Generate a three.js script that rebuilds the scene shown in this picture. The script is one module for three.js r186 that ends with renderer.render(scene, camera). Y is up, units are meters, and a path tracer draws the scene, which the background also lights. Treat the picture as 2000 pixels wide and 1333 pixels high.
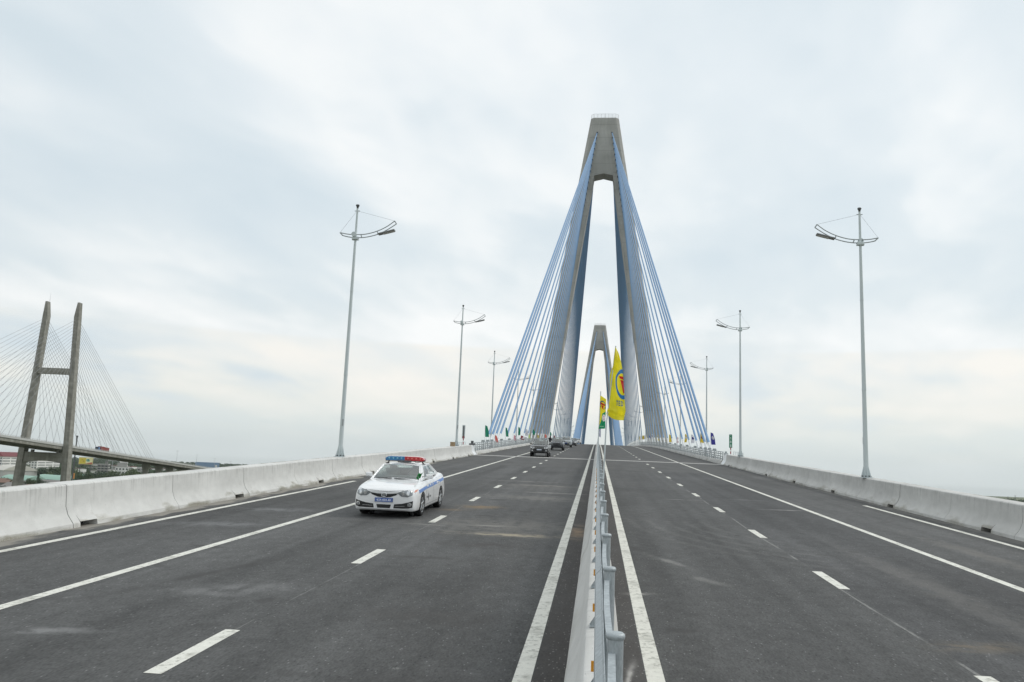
import * as THREE from 'three';
import { mergeGeometries, mergeVertices, toCreasedNormals } from 'three/addons/utils/BufferGeometryUtils.js';
import { MarchingCubes } from 'three/addons/objects/MarchingCubes.js';
import { Brush, Evaluator, SUBTRACTION } from 'three-bvh-csg';

// ------------------------------------------------------------------ camera, sky, sun, exposure
const scene = new THREE.Scene();
const V = (x, y, z) => new THREE.Vector3(x, y, z);
const camera = new THREE.PerspectiveCamera(45.0, 1024 / 682, 0.1, 60000);
{
  const pitch = 0.15363, roll = 0.04023, yaw = -0.10747;
  camera.position.set(0.024, 2.7, 0);
  const F = V(Math.sin(yaw) * Math.cos(pitch), Math.sin(pitch), -Math.cos(yaw) * Math.cos(pitch));
  const R = V(Math.cos(yaw), 0, Math.sin(yaw)), U = R.clone().cross(F);
  camera.up.copy(R.clone().multiplyScalar(-Math.sin(roll)).add(U.clone().multiplyScalar(Math.cos(roll))));
  camera.lookAt(camera.position.clone().add(F));
}
const renderer = new THREE.WebGLRenderer({ antialias: true });
renderer.toneMapping = THREE.LinearToneMapping;
renderer.toneMappingExposure = 1.06;
renderer.shadowMap.enabled = true;
renderer.setSize(1024, 682);

// seeded noise
function rng(a) { return () => { a = (a + 0x6d2b79f5) | 0; let t = Math.imul(a ^ (a >>> 15), 1 | a); t = (t + Math.imul(t ^ (t >>> 7), 61 | t)) ^ t; return ((t ^ (t >>> 14)) >>> 0) / 4294967296; }; }
const hash = (x, y, s) => { let h = Math.imul(x, 374761393) + Math.imul(y, 668265263) + Math.imul(s, 1274126177); h = Math.imul(h ^ (h >>> 13), 1274126177); return ((h ^ (h >>> 16)) >>> 0) / 4294967296; };
const mod = (a, n) => ((a % n) + n) % n;
function vn(x, y, s = 0, px = 0, py = 0) {           // value noise 0..1, periodic if px, py are given
  let xi = Math.floor(x), yi = Math.floor(y); let fx = x - xi, fy = y - yi;
  fx = fx * fx * (3 - 2 * fx); fy = fy * fy * (3 - 2 * fy);
  let x1 = xi + 1, y1 = yi + 1;
  if (px) { xi = mod(xi, px); x1 = mod(x1, px); } if (py) { yi = mod(yi, py); y1 = mod(y1, py); }
  const a = hash(xi, yi, s), b = hash(x1, yi, s), c = hash(xi, y1, s), d = hash(x1, y1, s);
  return a + (b - a) * fx + (c - a) * fy + (a - b - c + d) * fx * fy;
}
function fbm(x, y, o = 4, s = 0, px = 0, py = 0) { let v = 0, a = 0.5, t = 0; for (let i = 0; i < o; i++) { v += a * vn(x, y, s + i, px, py); t += a; a *= 0.5; x *= 2; y *= 2; px *= 2; py *= 2; } return v / t; }
const clamp = (v, a = 0, b = 1) => Math.min(b, Math.max(a, v)), lerp = (a, b, t) => a + (b - a) * t;
const sst = (a, b, v) => { const t = clamp((v - a) / (b - a)); return t * t * (3 - 2 * t); };
const toLin = (c) => { c /= 255; return c <= 0.04045 ? c / 12.92 : Math.pow((c + 0.055) / 1.055, 2.4); };

{ // overcast sky: thin white cloud sheets over blue-grey, a cream strip low over the horizon
  const W = 2048, H = 1024, data = new Float32Array(W * H * 4);
  const key = [[-90, 207, 215, 215], [-0.2, 207, 215, 215], [0.8, 211, 219, 219], [2.6, 221, 228, 226], [4.6, 235, 237, 232], [7.5, 229, 235, 236], [11, 223, 232, 236], [18, 224, 233, 238], [28, 227, 235, 240], [45, 231, 237, 241], [90, 234, 239, 242]];
  for (let j = 0; j < H; j++) {
    const el = ((j + 0.5) / H - 0.5) * 180;
    let k = 0; while (k < key.length - 2 && key[k + 1][0] < el) k++;
    const t = clamp((el - key[k][0]) / (key[k + 1][0] - key[k][0]));
    const base = [1, 2, 3].map((c) => lerp(key[k][c], key[k + 1][c], t));
    for (let i = 0; i < W; i++) {
      const az = ((i + 0.5) / W - 0.5) * 360;               // direction (cos az, ., sin az)
      let [r, g, b] = base;
      if (el > -1) {
        const y = Math.sin((el * Math.PI) / 180), ca = Math.cos((az * Math.PI) / 180) * Math.cos((el * Math.PI) / 180), sa = Math.sin((az * Math.PI) / 180) * Math.cos((el * Math.PI) / 180);
        const k2 = 1 / (Math.max(y, 0) + 0.16), u = (ca * 0.92 + sa * 0.38) * k2 + 40, v = (sa * 0.92 - ca * 0.38) * k2 + 40;      // the cloud sheet seen in perspective
        const big = fbm(u * 1.25, v * 0.9, 4, 53) - 0.5;
        const mid = fbm(u * 3.4 + big * 1.6, v * 2.1 + big * 1.1, 6, 71) - 0.5;
        const low = Math.exp(-Math.pow((el - 4.8) / 3.6, 2)), hi = sst(0.5, 7, el);
        const wisp = fbm((az / 360) * 64, el * 0.9 + big, 5, 91, 64) - 0.5;
        const fine = fbm(u * 9 + mid * 2, v * 5 + mid * 2, 4, 97) - 0.5;
        let m = (fine * 0.45 + big * 1.7 + mid * 1.25) * hi + wisp * low * 0.7;
        m = clamp(m * 1.6 + 0.05, -1, 1);
        const up = m > 0;
        const to = up ? (low > 0.4 ? [246, 244, 238] : [248, 250, 250]) : [209, 222, 230];
        const q = Math.pow(Math.abs(m), 0.9) * (up ? 0.95 : 0.85);
        r = lerp(r, to[0], q); g = lerp(g, to[1], q); b = lerp(b, to[2], q);
      }
      const glow = 0.93 + 0.07 * Math.cos(((az + 65) * Math.PI) / 180) + 0.2 * sst(30, 85, el);   // thin overcast: brighter overhead and round the hidden sun
      const o = (j * W + i) * 4;
      data[o] = toLin(r) * glow; data[o + 1] = toLin(g) * glow; data[o + 2] = toLin(b) * glow; data[o + 3] = 1;
    }
  }
  const sky = new THREE.DataTexture(data, W, H, THREE.RGBAFormat, THREE.FloatType);
  sky.mapping = THREE.EquirectangularReflectionMapping; sky.magFilter = sky.minFilter = THREE.LinearFilter; sky.needsUpdate = true;
  scene.background = sky; scene.environment = sky;
}
const sun = new THREE.DirectionalLight(new THREE.Color().setRGB(1, 0.965, 0.9), 1.1);
sun.position.set(125, 130, -115); sun.target.position.set(0, 0, -60); sun.castShadow = true; sun.shadow.radius = 30;
sun.shadow.mapSize.set(2048, 2048);
Object.assign(sun.shadow.camera, { left: -120, right: 120, top: 160, bottom: -160, near: 1, far: 500 });
scene.add(sun, sun.target);
scene.fog = new THREE.FogExp2(new THREE.Color().setRGB(0.86, 0.92, 0.95), 0.000045);

// ------------------------------------------------------------------ helpers
const GRADE = 0.04671, D1 = 150, DM = 409, RV = (DM - D1) / GRADE;
const roadY = (d) => (d < D1 ? GRADE * d : GRADE * d - (d - D1) ** 2 / (2 * RV));
const slope = (d) => (d < D1 ? GRADE : GRADE - (d - D1) / RV);
const taken = new Map();
function numbered(n) { const k = taken.get(n) || 0; taken.set(n, k + 1); return k ? n + '_' + String(k).padStart(3, '0') : n; }
function tag(o, label, category, group, kind) { if (label) o.userData.label = label; if (category) o.userData.category = category; if (group) o.userData.group = group; if (kind) o.userData.kind = kind; return o; }
function thing(name, label, category, pos = [0, 0, 0], ry = 0, group) { const o = new THREE.Group(); o.name = numbered(name); o.position.set(...pos); o.rotation.y = ry; scene.add(o); return tag(o, label, category, group); }
function structure(name, label) { const o = new THREE.Group(); o.name = numbered(name); scene.add(o); return tag(o, label, null, null, 'structure'); }
function mesh(name, geo, mat, parent) {
  const g = Array.isArray(geo) ? merge(geo) : geo;
  const m = new THREE.Mesh(g, mat); m.name = parent === scene ? numbered(name) : name; m.castShadow = m.receiveShadow = true; parent.add(m); return m;
}
function merge(list) { return mergeGeometries(list.map((g) => { g = g.index ? g.toNonIndexed() : g; for (const k of Object.keys(g.attributes)) if (!['position', 'normal', 'uv'].includes(k)) g.deleteAttribute(k); if (!g.attributes.uv) g.setAttribute('uv', new THREE.BufferAttribute(new Float32Array(g.attributes.position.count * 2), 2)); return g; })); }
function copy(o) { const c = o.clone(); c.name = numbered(o.name.replace(/_\d{3}$/, '')); c.userData = { ...o.userData }; scene.add(c); return c; }
const box = (w, h, d, x = 0, y = 0, z = 0) => new THREE.BoxGeometry(w, h, d).translate(x, y, z);
const bev = (w, h, d, r = 0.02, x = 0, y = 0, z = 0) => { // box with chamfered edges
  const s = new THREE.Shape(), a = w / 2 - r, b = h / 2 - r; s.moveTo(-a, -b); s.lineTo(a, -b); s.lineTo(a, b); s.lineTo(-a, b); s.closePath();
  return new THREE.ExtrudeGeometry(s, { depth: d - 2 * r, bevelEnabled: true, bevelSize: r, bevelThickness: r, bevelSegments: 2 }).translate(x, y, z - (d - 2 * r) / 2);
};
function bar(a, b, r1, r2 = r1, n = 8, open = false) { // tapered round bar from a to b
  const d = b.clone().sub(a), L = d.length();
  const g = new THREE.CylinderGeometry(r2, r1, L, n, 1, open);
  g.applyQuaternion(new THREE.Quaternion().setFromUnitVectors(V(0, 1, 0), d.normalize()));
  return g.translate((a.x + b.x) / 2, (a.y + b.y) / 2, (a.z + b.z) / 2);
}
function tube(pts, r, n = 8, seg) { return new THREE.TubeGeometry(new THREE.CatmullRomCurve3(pts), seg || pts.length * 4, r, n, false); }
// sweep of an (x, y) profile along stations of the road; uv in metres (u along the road, v along the profile)
function sweep(profile, ds, closed = false, caps = false, yf = roadY) {
  const P = closed ? [...profile, profile[0]] : profile, pos = [], uv = [], idx = [];
  const len = [0]; for (let i = 1; i < P.length; i++) len.push(len[i - 1] + Math.hypot(P[i][0] - P[i - 1][0], P[i][1] - P[i - 1][1]));
  for (let i = 0; i + 1 < P.length; i++) for (let k = 0; k + 1 < ds.length; k++) {
    const b = pos.length / 3;
    for (const [pi, d] of [[i, ds[k]], [i + 1, ds[k]], [i + 1, ds[k + 1]], [i, ds[k + 1]]]) { pos.push(P[pi][0], yf(d) + P[pi][1], -d); uv.push(d, len[pi]); }
    idx.push(b, b + 1, b + 2, b, b + 2, b + 3);
  }
  if (caps) {
    const tris = THREE.ShapeUtils.triangulateShape(profile.map(([x, y]) => new THREE.Vector2(x, y)), []);
    [ds[0], ds[ds.length - 1]].forEach((d, e) => { const b = pos.length / 3; for (const [x, y] of profile) { pos.push(x, yf(d) + y, -d); uv.push(d, y); } for (const t of tris) idx.push(...(e ? [b + t[0], b + t[2], b + t[1]] : [b + t[0], b + t[1], b + t[2]])); });
  }
  const g = new THREE.BufferGeometry();
  g.setAttribute('position', new THREE.Float32BufferAttribute(pos, 3)); g.setAttribute('uv', new THREE.Float32BufferAttribute(uv, 2)); g.setIndex(idx);
  g.computeVertexNormals(); return g;
}
const range = (a, b, n) => Array.from({ length: n + 1 }, (_, i) => a + ((b - a) * i) / n);
const L3 = (r, g, b) => new THREE.Color().setRGB(r, g, b);
const std = (r, g, b, rough = 0.8, extra = {}) => new THREE.MeshStandardMaterial({ color: L3(r, g, b), roughness: rough, side: THREE.DoubleSide, ...extra });
function tex(w, h, fn, srgb = true) { // fn(i, j, out) writes 0..255 values
  const data = new Uint8Array(w * h * 4), o = [0, 0, 0];
  for (let j = 0; j < h; j++) for (let i = 0; i < w; i++) { fn(i, j, o); const k = (j * w + i) * 4; data[k] = clamp(o[0], 0, 255); data[k + 1] = clamp(o[1], 0, 255); data[k + 2] = clamp(o[2], 0, 255); data[k + 3] = 255; }
  const t = new THREE.DataTexture(data, w, h); t.wrapS = t.wrapT = THREE.RepeatWrapping; t.magFilter = THREE.LinearFilter; t.minFilter = THREE.LinearMipmapLinearFilter; t.generateMipmaps = true;
  if (srgb) t.colorSpace = THREE.SRGBColorSpace; t.needsUpdate = true; return t;
}
const mapped = (t, rough = 0.85, extra = {}) => new THREE.MeshStandardMaterial({ map: t, roughness: rough, side: THREE.DoubleSide, ...extra });

// ------------------------------------------------------------------ materials
const grain = (amp) => (i, j, s) => (hash(i, j, s) - 0.5) * amp;
// asphalt with its stains: the near 62 m of each carriageway has a sheet of its own
const smudge = (X, D, cx, cd, rx, rd, ang = 0) => { const c = Math.cos(ang), s = Math.sin(ang), a = ((X - cx) * c + (D - cd) * s) / rx, b = (-(X - cx) * s + (D - cd) * c) / rd; return Math.exp(-(a * a + b * b)); };
function asphalt(side) {
  const W = 1024, H = 2048, x0 = side < 0 ? -12.6 : 0, w = 12.6, d0 = -2, dl = 64, R = rng(side < 0 ? 5 : 9);
  const spots = Array.from({ length: 90 }, () => [x0 + R() * w, d0 + R() * dl, 0.015 + R() * 0.05, 0.02 + R() * 0.08, R() * 3]);
  const grid = new Map(); spots.forEach((s) => { for (let a = -1; a <= 1; a++) for (let b = -1; b <= 1; b++) { const k = Math.floor(s[0]) + a + ',' + (Math.floor(s[1]) + b); if (!grid.has(k)) grid.set(k, []); grid.get(k).push(s); } });
  const drips = Array.from({ length: 120 }, () => [x0 + R() * w, d0 + R() * dl, 0.05 + R() * R() * 0.4, 0.06 + R() * R() * 0.5, R() * 3, 0.15 + R() * 0.4]); const dgrid = new Map(); drips.forEach((q) => { for (let a = -1; a <= 1; a++) for (let b = -1; b <= 1; b++) { const k = Math.floor(q[0]) + a + ',' + (Math.floor(q[1]) + b); if (!dgrid.has(k)) dgrid.set(k, []); dgrid.get(k).push(q); } });
  const marks = side < 0 ? [ // x, d, rx, rd, angle, strength, tint (r, g, b)
    [-2.2, 21.6, 1.5, 0.36, 0.04, 0.42, 176, 164, 140], [-3.0, 23.4, 0.7, 0.16, 0.05, 0.3, 175, 172, 165], [-4.6, 23.0, 0.8, 0.14, -0.1, 0.22, 170, 168, 162], [-0.45, 23, 0.3, 1.5, 0, 0.4, 142, 118, 92],
    [-3.9, 28.8, 0.7, 0.7, 0.5, 0.34, 138, 112, 78], [-4.7, 27.4, 0.6, 0.4, 0.4, 0.22, 134, 110, 80], [-2.4, 33.6, 2.4, 1.6, 0.03, 0.2, 140, 136, 128], [-2.8, 23.5, 2.6, 2.2, 0.03, 0.2, 132, 128, 120], [-3, 40, 2.6, 3, 0, 0.16, 138, 134, 128], [-1.8, 36.6, 1.6, 0.3, 0, 0.3, 168, 164, 156], [-2.6, 41.2, 2.2, 0.5, 0.02, 0.26, 150, 145, 136], [-3.6, 44, 2.4, 0.6, 0, 0.2, 150, 146, 140],
    [-6.1, 12.9, 0.6, 0.5, 0.2, 0.22, 150, 150, 150], [-5.3, 13.4, 0.6, 0.5, 0.1, 0.2, 150, 150, 150], [-6.7, 10.1, 0.55, 0.25, 0.2, 0.3, 150, 150, 150], [-9.6, 21, 1.6, 0.5, 0.2, 0.2, 148, 150, 152], [-9.6, 25, 1.4, 0.6, 0.2, 0.2, 148, 150, 152],
    [-2.6, 19.6, 1.0, 0.5, 0, 0.3, 58, 55, 53], [-3.4, 26, 0.5, 0.15, 0.3, 0.4, 56, 54, 53], [-3.6, 17.3, 0.9, 0.18, 0.1, 0.25, 58, 56, 54], [-6.7, 14.4, 0.16, 2.6, -0.28, 0.34, 58, 57, 56], [-2.4, 12, 1.2, 0.7, 0, 0.22, 62, 60, 58], [-1.6, 9, 0.9, 0.4, 0.1, 0.2, 60, 58, 57],
  ] : [
    [1.55, 18.6, 0.16, 1.2, 0.45, 0.2, 176, 174, 168], [2.1, 16.4, 0.2, 0.7, 0.6, 0.18, 170, 168, 162], [0.75, 14.6, 0.35, 0.12, 0.3, 0.4, 178, 176, 170], [0.42, 9.6, 0.05, 0.7, -0.12, 0.5, 190, 188, 184], [3.6, 36, 0.9, 0.12, 0.05, 0.3, 160, 158, 152], [7.2, 33, 0.9, 0.2, 0.1, 0.36, 164, 162, 158], [6.6, 37.5, 0.8, 0.24, 0, 0.2, 150, 148, 146],
    [9.6, 22, 0.4, 4.5, 0.05, 0.26, 118, 114, 108], [10.4, 15, 0.5, 4, 0, 0.22, 118, 115, 110], [6.4, 17, 0.5, 6, 0.02, 0.24, 106, 103, 99], [7.7, 14, 0.3, 6, 0.02, 0.3, 62, 61, 61], [5.2, 12.2, 0.7, 0.3, 0.3, 0.22, 134, 116, 92],
  ];
  const t = tex(W, H, (i, j, o) => {
    const X = x0 + ((i + 0.5) / W) * w, D = d0 + ((j + 0.5) / H) * dl;
    const lane = vn(X * 1.6, D * 0.035, 3) - 0.5, lane2 = vn(X * 5, D * 0.05, 4) - 0.5, patch = fbm(X * 0.35, D * 0.22, 4, 20 + side) - 0.5, fine = fbm(X * 6, D * 4, 3, 40) - 0.5;
    let v = (side < 0 ? 77 : 77) + lane * 18 + lane2 * 9 + patch * 26 + fine * 16;
    const n = hash(i, j, 7); v += (n - 0.5) * 19 + (hash(i >> 1, j >> 1, 17) - 0.5) * 9; if (n > 0.996) v += 55; if (n < 0.01) v -= 22;
    let r = v, g = v + 0.3, b = v - 0.2;
    const ax = Math.abs(X);
    if (side > 0 && ax > 4.62 && ax < 8.02) { const q = 5 + 5 * fbm(X * 2, D * 0.4, 3, 150); r -= q; g -= q; b -= q - 0.8; }   // the outer lane was paved in a separate, blacker strip
    const wp = Math.min(Math.abs(ax - 5.5), Math.abs(ax - 7.2), Math.abs(ax - 1.6), Math.abs(ax - 3.5)); if (wp < 0.32) { const q = (1 - wp / 0.32) * 8 * (fbm(X * 3, D * 0.25, 4, 160) - 0.35); r += q; g += q; b += q; }
    if (ax < 0.62) { const q = 0.5 * (0.6 + 0.8 * fbm(X * 4, D * 1.5, 3, 60)); r = lerp(r, 62, q); g = lerp(g, 57, q); b = lerp(b, 54, q); if (hash(i, j, 77) > 0.985) { r += 70; g += 70; b += 68; } }   // dark unswept binder by the kerb, with bright grit
    if (ax > 11.85 - (fbm(D * 0.7, 3, 3, 90) - 0.5) * 0.5) { const q = (side < 0 ? 0.75 : 0.3) * sst(0.3, 0.6, fbm(X * 3, D * 1.2, 4, 66) + (ax - 11.9) * 0.6); r = lerp(r, 158, q); g = lerp(g, 153, q); b = lerp(b, 143, q); } // blown sand in the gutter
    for (const [cx, cd, rx, rd, an, st, mr, mg, mb] of marks) { const q = smudge(X, D, cx, cd, rx, rd, an); if (q > 0.02) { const e = q * st * 2.0 * sst(0.28, 0.72, fbm(X * 5, D * (rd < 0.5 ? 9 : 3), 4, 100) * 0.75 + q * 0.3); r = lerp(r, mr, e); g = lerp(g, mg, e); b = lerp(b, mb, e); } }
    if (side > 0 && D > 17 && D < 27) { // curved tyre scrub marks
      const rr = Math.hypot(X - 6.4, (D - 27) * 0.62); const band = Math.sin(rr * 11) * sst(2.2, 3, rr) * (1 - sst(5.2, 6, rr)) * (X < 5.4 ? 1 : 0) * sst(17, 19, D); if (band > 0.2) { const q = 0.22 * band * fbm(X * 4, D * 4, 3, 130); r = lerp(r, 150, q); g = lerp(g, 148, q); b = lerp(b, 142, q); }
    }
    const lx = Math.abs(ax - 4.55 - 0.03 * Math.sin(D * 0.7)); if (lx < (side > 0 ? 0.022 : 0.014)) { const q = (side > 0 ? 0.75 : 0.45) * sst(0.25, 0.55, vn(D * 1.3, 7, 5)) * (0.5 + 0.5 * hash(i, j, 12)); r = lerp(r, 150, q); g = lerp(g, 150, q); b = lerp(b, 146, q); } // setting-out chalk line
    const dc = dgrid.get(Math.floor(X) + ',' + Math.floor(D)); if (dc) for (const q of dc) { const e = smudge(X, D, q[0], q[1], q[2], q[3], q[4]); if (e > 0.06) { const st = q[5] * sst(0.3, 0.62, e * 0.6 + 0.45 * fbm(X * 8, D * 7, 3, 140)); r = lerp(r, 55, st); g = lerp(g, 54, st); b = lerp(b, 53, st); } }   // oil and rubber spots
    const cell = grid.get(Math.floor(X) + ',' + Math.floor(D)); if (cell) for (const s of cell) { const q = smudge(X, D, s[0], s[1], s[2], s[3], s[4]); if (q > 0.45 && hash(i, j, 9) > 0.45) { r += 40 * q; g += 40 * q; b += 38 * q; } }
    o[0] = r; o[1] = g; o[2] = b;
  });
  t.wrapS = t.wrapT = THREE.ClampToEdgeWrapping; t.userData = { x0, w, d0, dl };
  return t;
}
const gritBump = tex(512, 512, (i, j, o) => { const v = 128 + (hash(i, j, 3) - 0.5) * 190 + (vn(i / 4, j / 4, 5, 128, 128) - 0.5) * 90; o[0] = o[1] = o[2] = v; }, false);
const asphaltNear = [asphalt(-1), asphalt(1)].map((t) => mapped(t, 0.93));
const asphaltFar = mapped(tex(1024, 1024, (i, j, o) => { const v = 79 + (fbm(i / 80, j / 50, 4, 2, 1024 / 80 | 0, 1024 / 50 | 0) - 0.5) * 16 + (vn(i / 30, j / 512, 3) - 0.5) * 10 + (hash(i, j, 4) - 0.5) * 16; o[0] = v; o[1] = v; o[2] = v - 1; }), 0.93);
asphaltFar.map.repeat.set(1 / 40, 1 / 12.6);
const paint = mapped(tex(1024, 256, (i, j, o) => { const n = fbm(i / 16, j / 16, 4, 8, 64, 16), w = hash(i, j, 2); let v = 216 + (n - 0.5) * 22 + (w - 0.5) * 16; if (n < 0.33 && w > 0.4) v -= 42; const wear = fbm(i / 64, j / 40, 4, 28, 16, 6); if (wear > 0.54) v -= (wear - 0.54) * 100 * (0.5 + w); if (vn(i / 3, j / 30, 31, 341, 8) > 0.93 && w > 0.35) v -= 45; if (w > 0.992) v -= 60; o[0] = v + 1; o[1] = v; o[2] = v - 9; }), 0.75);
paint.map.repeat.set(1 / 4, 1 / 1);
// cast concrete of the parapets: blotches, run stains from the top, splashed grime at the foot
function concreteTex(base, runs, seed, grime) {
  const W = 2048, H = 512; // 24 m x 1.6 m; row 0 is the foot on the road side
  const R = rng(seed), st = Array.from({ length: runs }, () => [R() * W, 0.5 + R() * 2.2, 0.12 + R() * 0.65, 8 + R() * 26]);
  const col = new Float32Array(W); const reach = new Float32Array(W);
  for (const [x, w, l, a] of st) for (let k = -6; k <= 6; k++) { const q = Math.exp(-(k * k) / (w * w)); const i = mod(Math.round(x) + k, W); if (q * a > col[i]) { col[i] = q * a; reach[i] = l; } }
  const t = tex(W, H, (i, j, o) => {
    const h = j / H, x = i / W * 24;
    let v = base + (fbm(x * 0.5, h * 2, 4, seed, 12, 0) - 0.5) * 22 + (fbm(x * 4, h * 9, 4, seed + 5, 96, 0) - 0.5) * 16 + (hash(i, j, seed) - 0.5) * 9;
    const top = 0.72, dn = (top - h) / 0.6; if (dn > 0 && col[i] > 0 && dn < reach[i]) v -= col[i] * (1 - dn / reach[i]) * (0.4 + fbm(x * 3, h * 30, 3, 6, 72, 0));
    const gr = fbm(x * 1.5, h * 6, 4, seed + 9, 36, 0) - h * 2.1; let q = 0; if (gr > 0.28) { q = clamp((gr - 0.28) * 3) * grime * (0.5 + 0.8 * hash(i >> 1, j >> 1, 5)); v -= q * 60; }
    const form = (x / 1.6) % 1; if (form < 0.012) v -= 9 * vn(h * 6, x, 8);
    const pit = hash(i >> 1, j >> 1, seed + 2); if (pit > 0.9975) v -= 38;
    o[0] = v; o[1] = v - 0.5 - q * 3; o[2] = v - 4 - q * 12;
  });
  t.repeat.set(1 / 24, 1 / 1.6); return t;
}
const parapetL = mapped(concreteTex(208, 230, 21, 0.95), 0.88), parapetR = mapped(concreteTex(192, 130, 33, 0.55), 0.88), medianC = mapped(concreteTex(208, 60, 45, 0.25), 0.88);
const pylonC = mapped(tex(1024, 1024, (i, j, o) => { const lift = Math.floor(j / 64), pv = hash(lift, 0, 4); let v = 172 + (pv - 0.5) * 9 + (fbm(i / 64, j / 40, 5, 12, 16, 25) - 0.5) * 26 + (fbm(i / 9, j / 120, 3, 15, 113, 8) - 0.5) * 20 + (hash(i, j, 6) - 0.5) * 7; if (j % 64 < 2) v -= 18; o[0] = v; o[1] = v; o[2] = v - 4; }), 0.9);
const oldC = mapped(tex(1024, 1024, (i, j, o) => { const lift = Math.floor(j / 32), pv = hash(lift, 0, 9); let v = 142 + (pv - 0.5) * 10 + (fbm(i / 40, j / 40, 5, 14, 25, 25) - 0.5) * 46 + (fbm(i / 6, j / 200, 3, 17, 170, 5) - 0.5) * 26; if (j % 32 < 2) v -= 9; o[0] = v + 2; o[1] = v; o[2] = v - 8; }), 0.92);
pylonC.map.repeat.set(1 / 64, 1 / 64); oldC.map.repeat.set(1 / 64, 1 / 64);
const galv = mapped(tex(512, 512, (i, j, o) => { const n = fbm(i / 16, j / 16, 4, 3, 32, 32), s = vn(i / 6, j / 6, 8, 85, 85); const v = 176 + (n - 0.5) * 34 + (s - 0.5) * 16; o[0] = v - 6; o[1] = v + 1; o[2] = v + 4; }), 0.5, { metalness: 0.35 });
const M = {
  pole: std(0.62, 0.68, 0.69, 0.5), steel: std(0.42, 0.45, 0.46, 0.45, { metalness: 0.4 }), darkSteel: std(0.1, 0.105, 0.11, 0.5, { metalness: 0.3 }),
  cable: std(0.18, 0.325, 0.53, 0.5), sleeve: std(0.78, 0.8, 0.81, 0.5), boot: std(0.05, 0.06, 0.08, 0.6), white: std(0.78, 0.79, 0.79, 0.5), wire: std(0.45, 0.47, 0.48, 0.5),
  amber: std(0.85, 0.36, 0.02, 0.35), black: std(0.012, 0.012, 0.013, 0.6), rubber: std(0.02, 0.02, 0.021, 0.85), joint: std(0.48, 0.47, 0.45, 0.85), soil: std(0.11, 0.1, 0.075, 1),
};
// ------------------------------------------------------------------ land and river
const GROUND = -36;
{
  const g = structure('ground');
  const t = tex(1024, 1024, (i, j, o) => { const a = fbm(i / 64, j / 64, 5, 3, 16, 16), b = fbm(i / 20, j / 20, 4, 9, 51, 51); const q = sst(0.4, 0.62, a), w = sst(0.55, 0.7, b); o[0] = lerp(lerp(78, 96, w), 118, q * 0.5); o[1] = lerp(lerp(88, 108, w), 112, q * 0.5); o[2] = lerp(lerp(58, 70, w), 90, q * 0.5); });
  t.repeat.set(8, 8);
  const land = new THREE.PlaneGeometry(8400, 8400).rotateX(-Math.PI / 2).translate(0, GROUND, 0);
  mesh('land', land, mapped(t, 1), g);
  const r = structure('river');
  const s = new THREE.Shape(); [[-4150, -450], [-700, 330], [-250, 330], [-60, 560], [330, 1350], [4150, 4150], [4150, -1500], [1500, -160], [160, 60], [-60, 60], [-330, 60], [-900, -80], [-4150, -1000]].forEach(([x, d], i) => (i ? s.lineTo(x, d) : s.moveTo(x, d)));
  const w = new THREE.ShapeGeometry(s).rotateX(-Math.PI / 2).translate(0, GROUND + 0.3, 0);
  const bump = tex(512, 512, (i, j, o) => { o[0] = o[1] = o[2] = 255 * fbm(i / 32, j / 12, 4, 4, 16, 42); }, false); bump.repeat.set(1 / 40, 1 / 40);
  const bank = structure('river_bank'), bs = new THREE.Shape(); bs.absellipse(1350, 1950, 640, 420, 0, Math.PI * 2, false, 0.6);
  mesh('bank', new THREE.ShapeGeometry(bs, 40).rotateX(-Math.PI / 2).translate(0, GROUND + 0.6, 0), M.soil, bank);
  mesh('water', w, new THREE.MeshStandardMaterial({ color: L3(0.16, 0.14, 0.1), roughness: 0.12, bumpMap: bump, bumpScale: 0.25 }), r);
}

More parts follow.
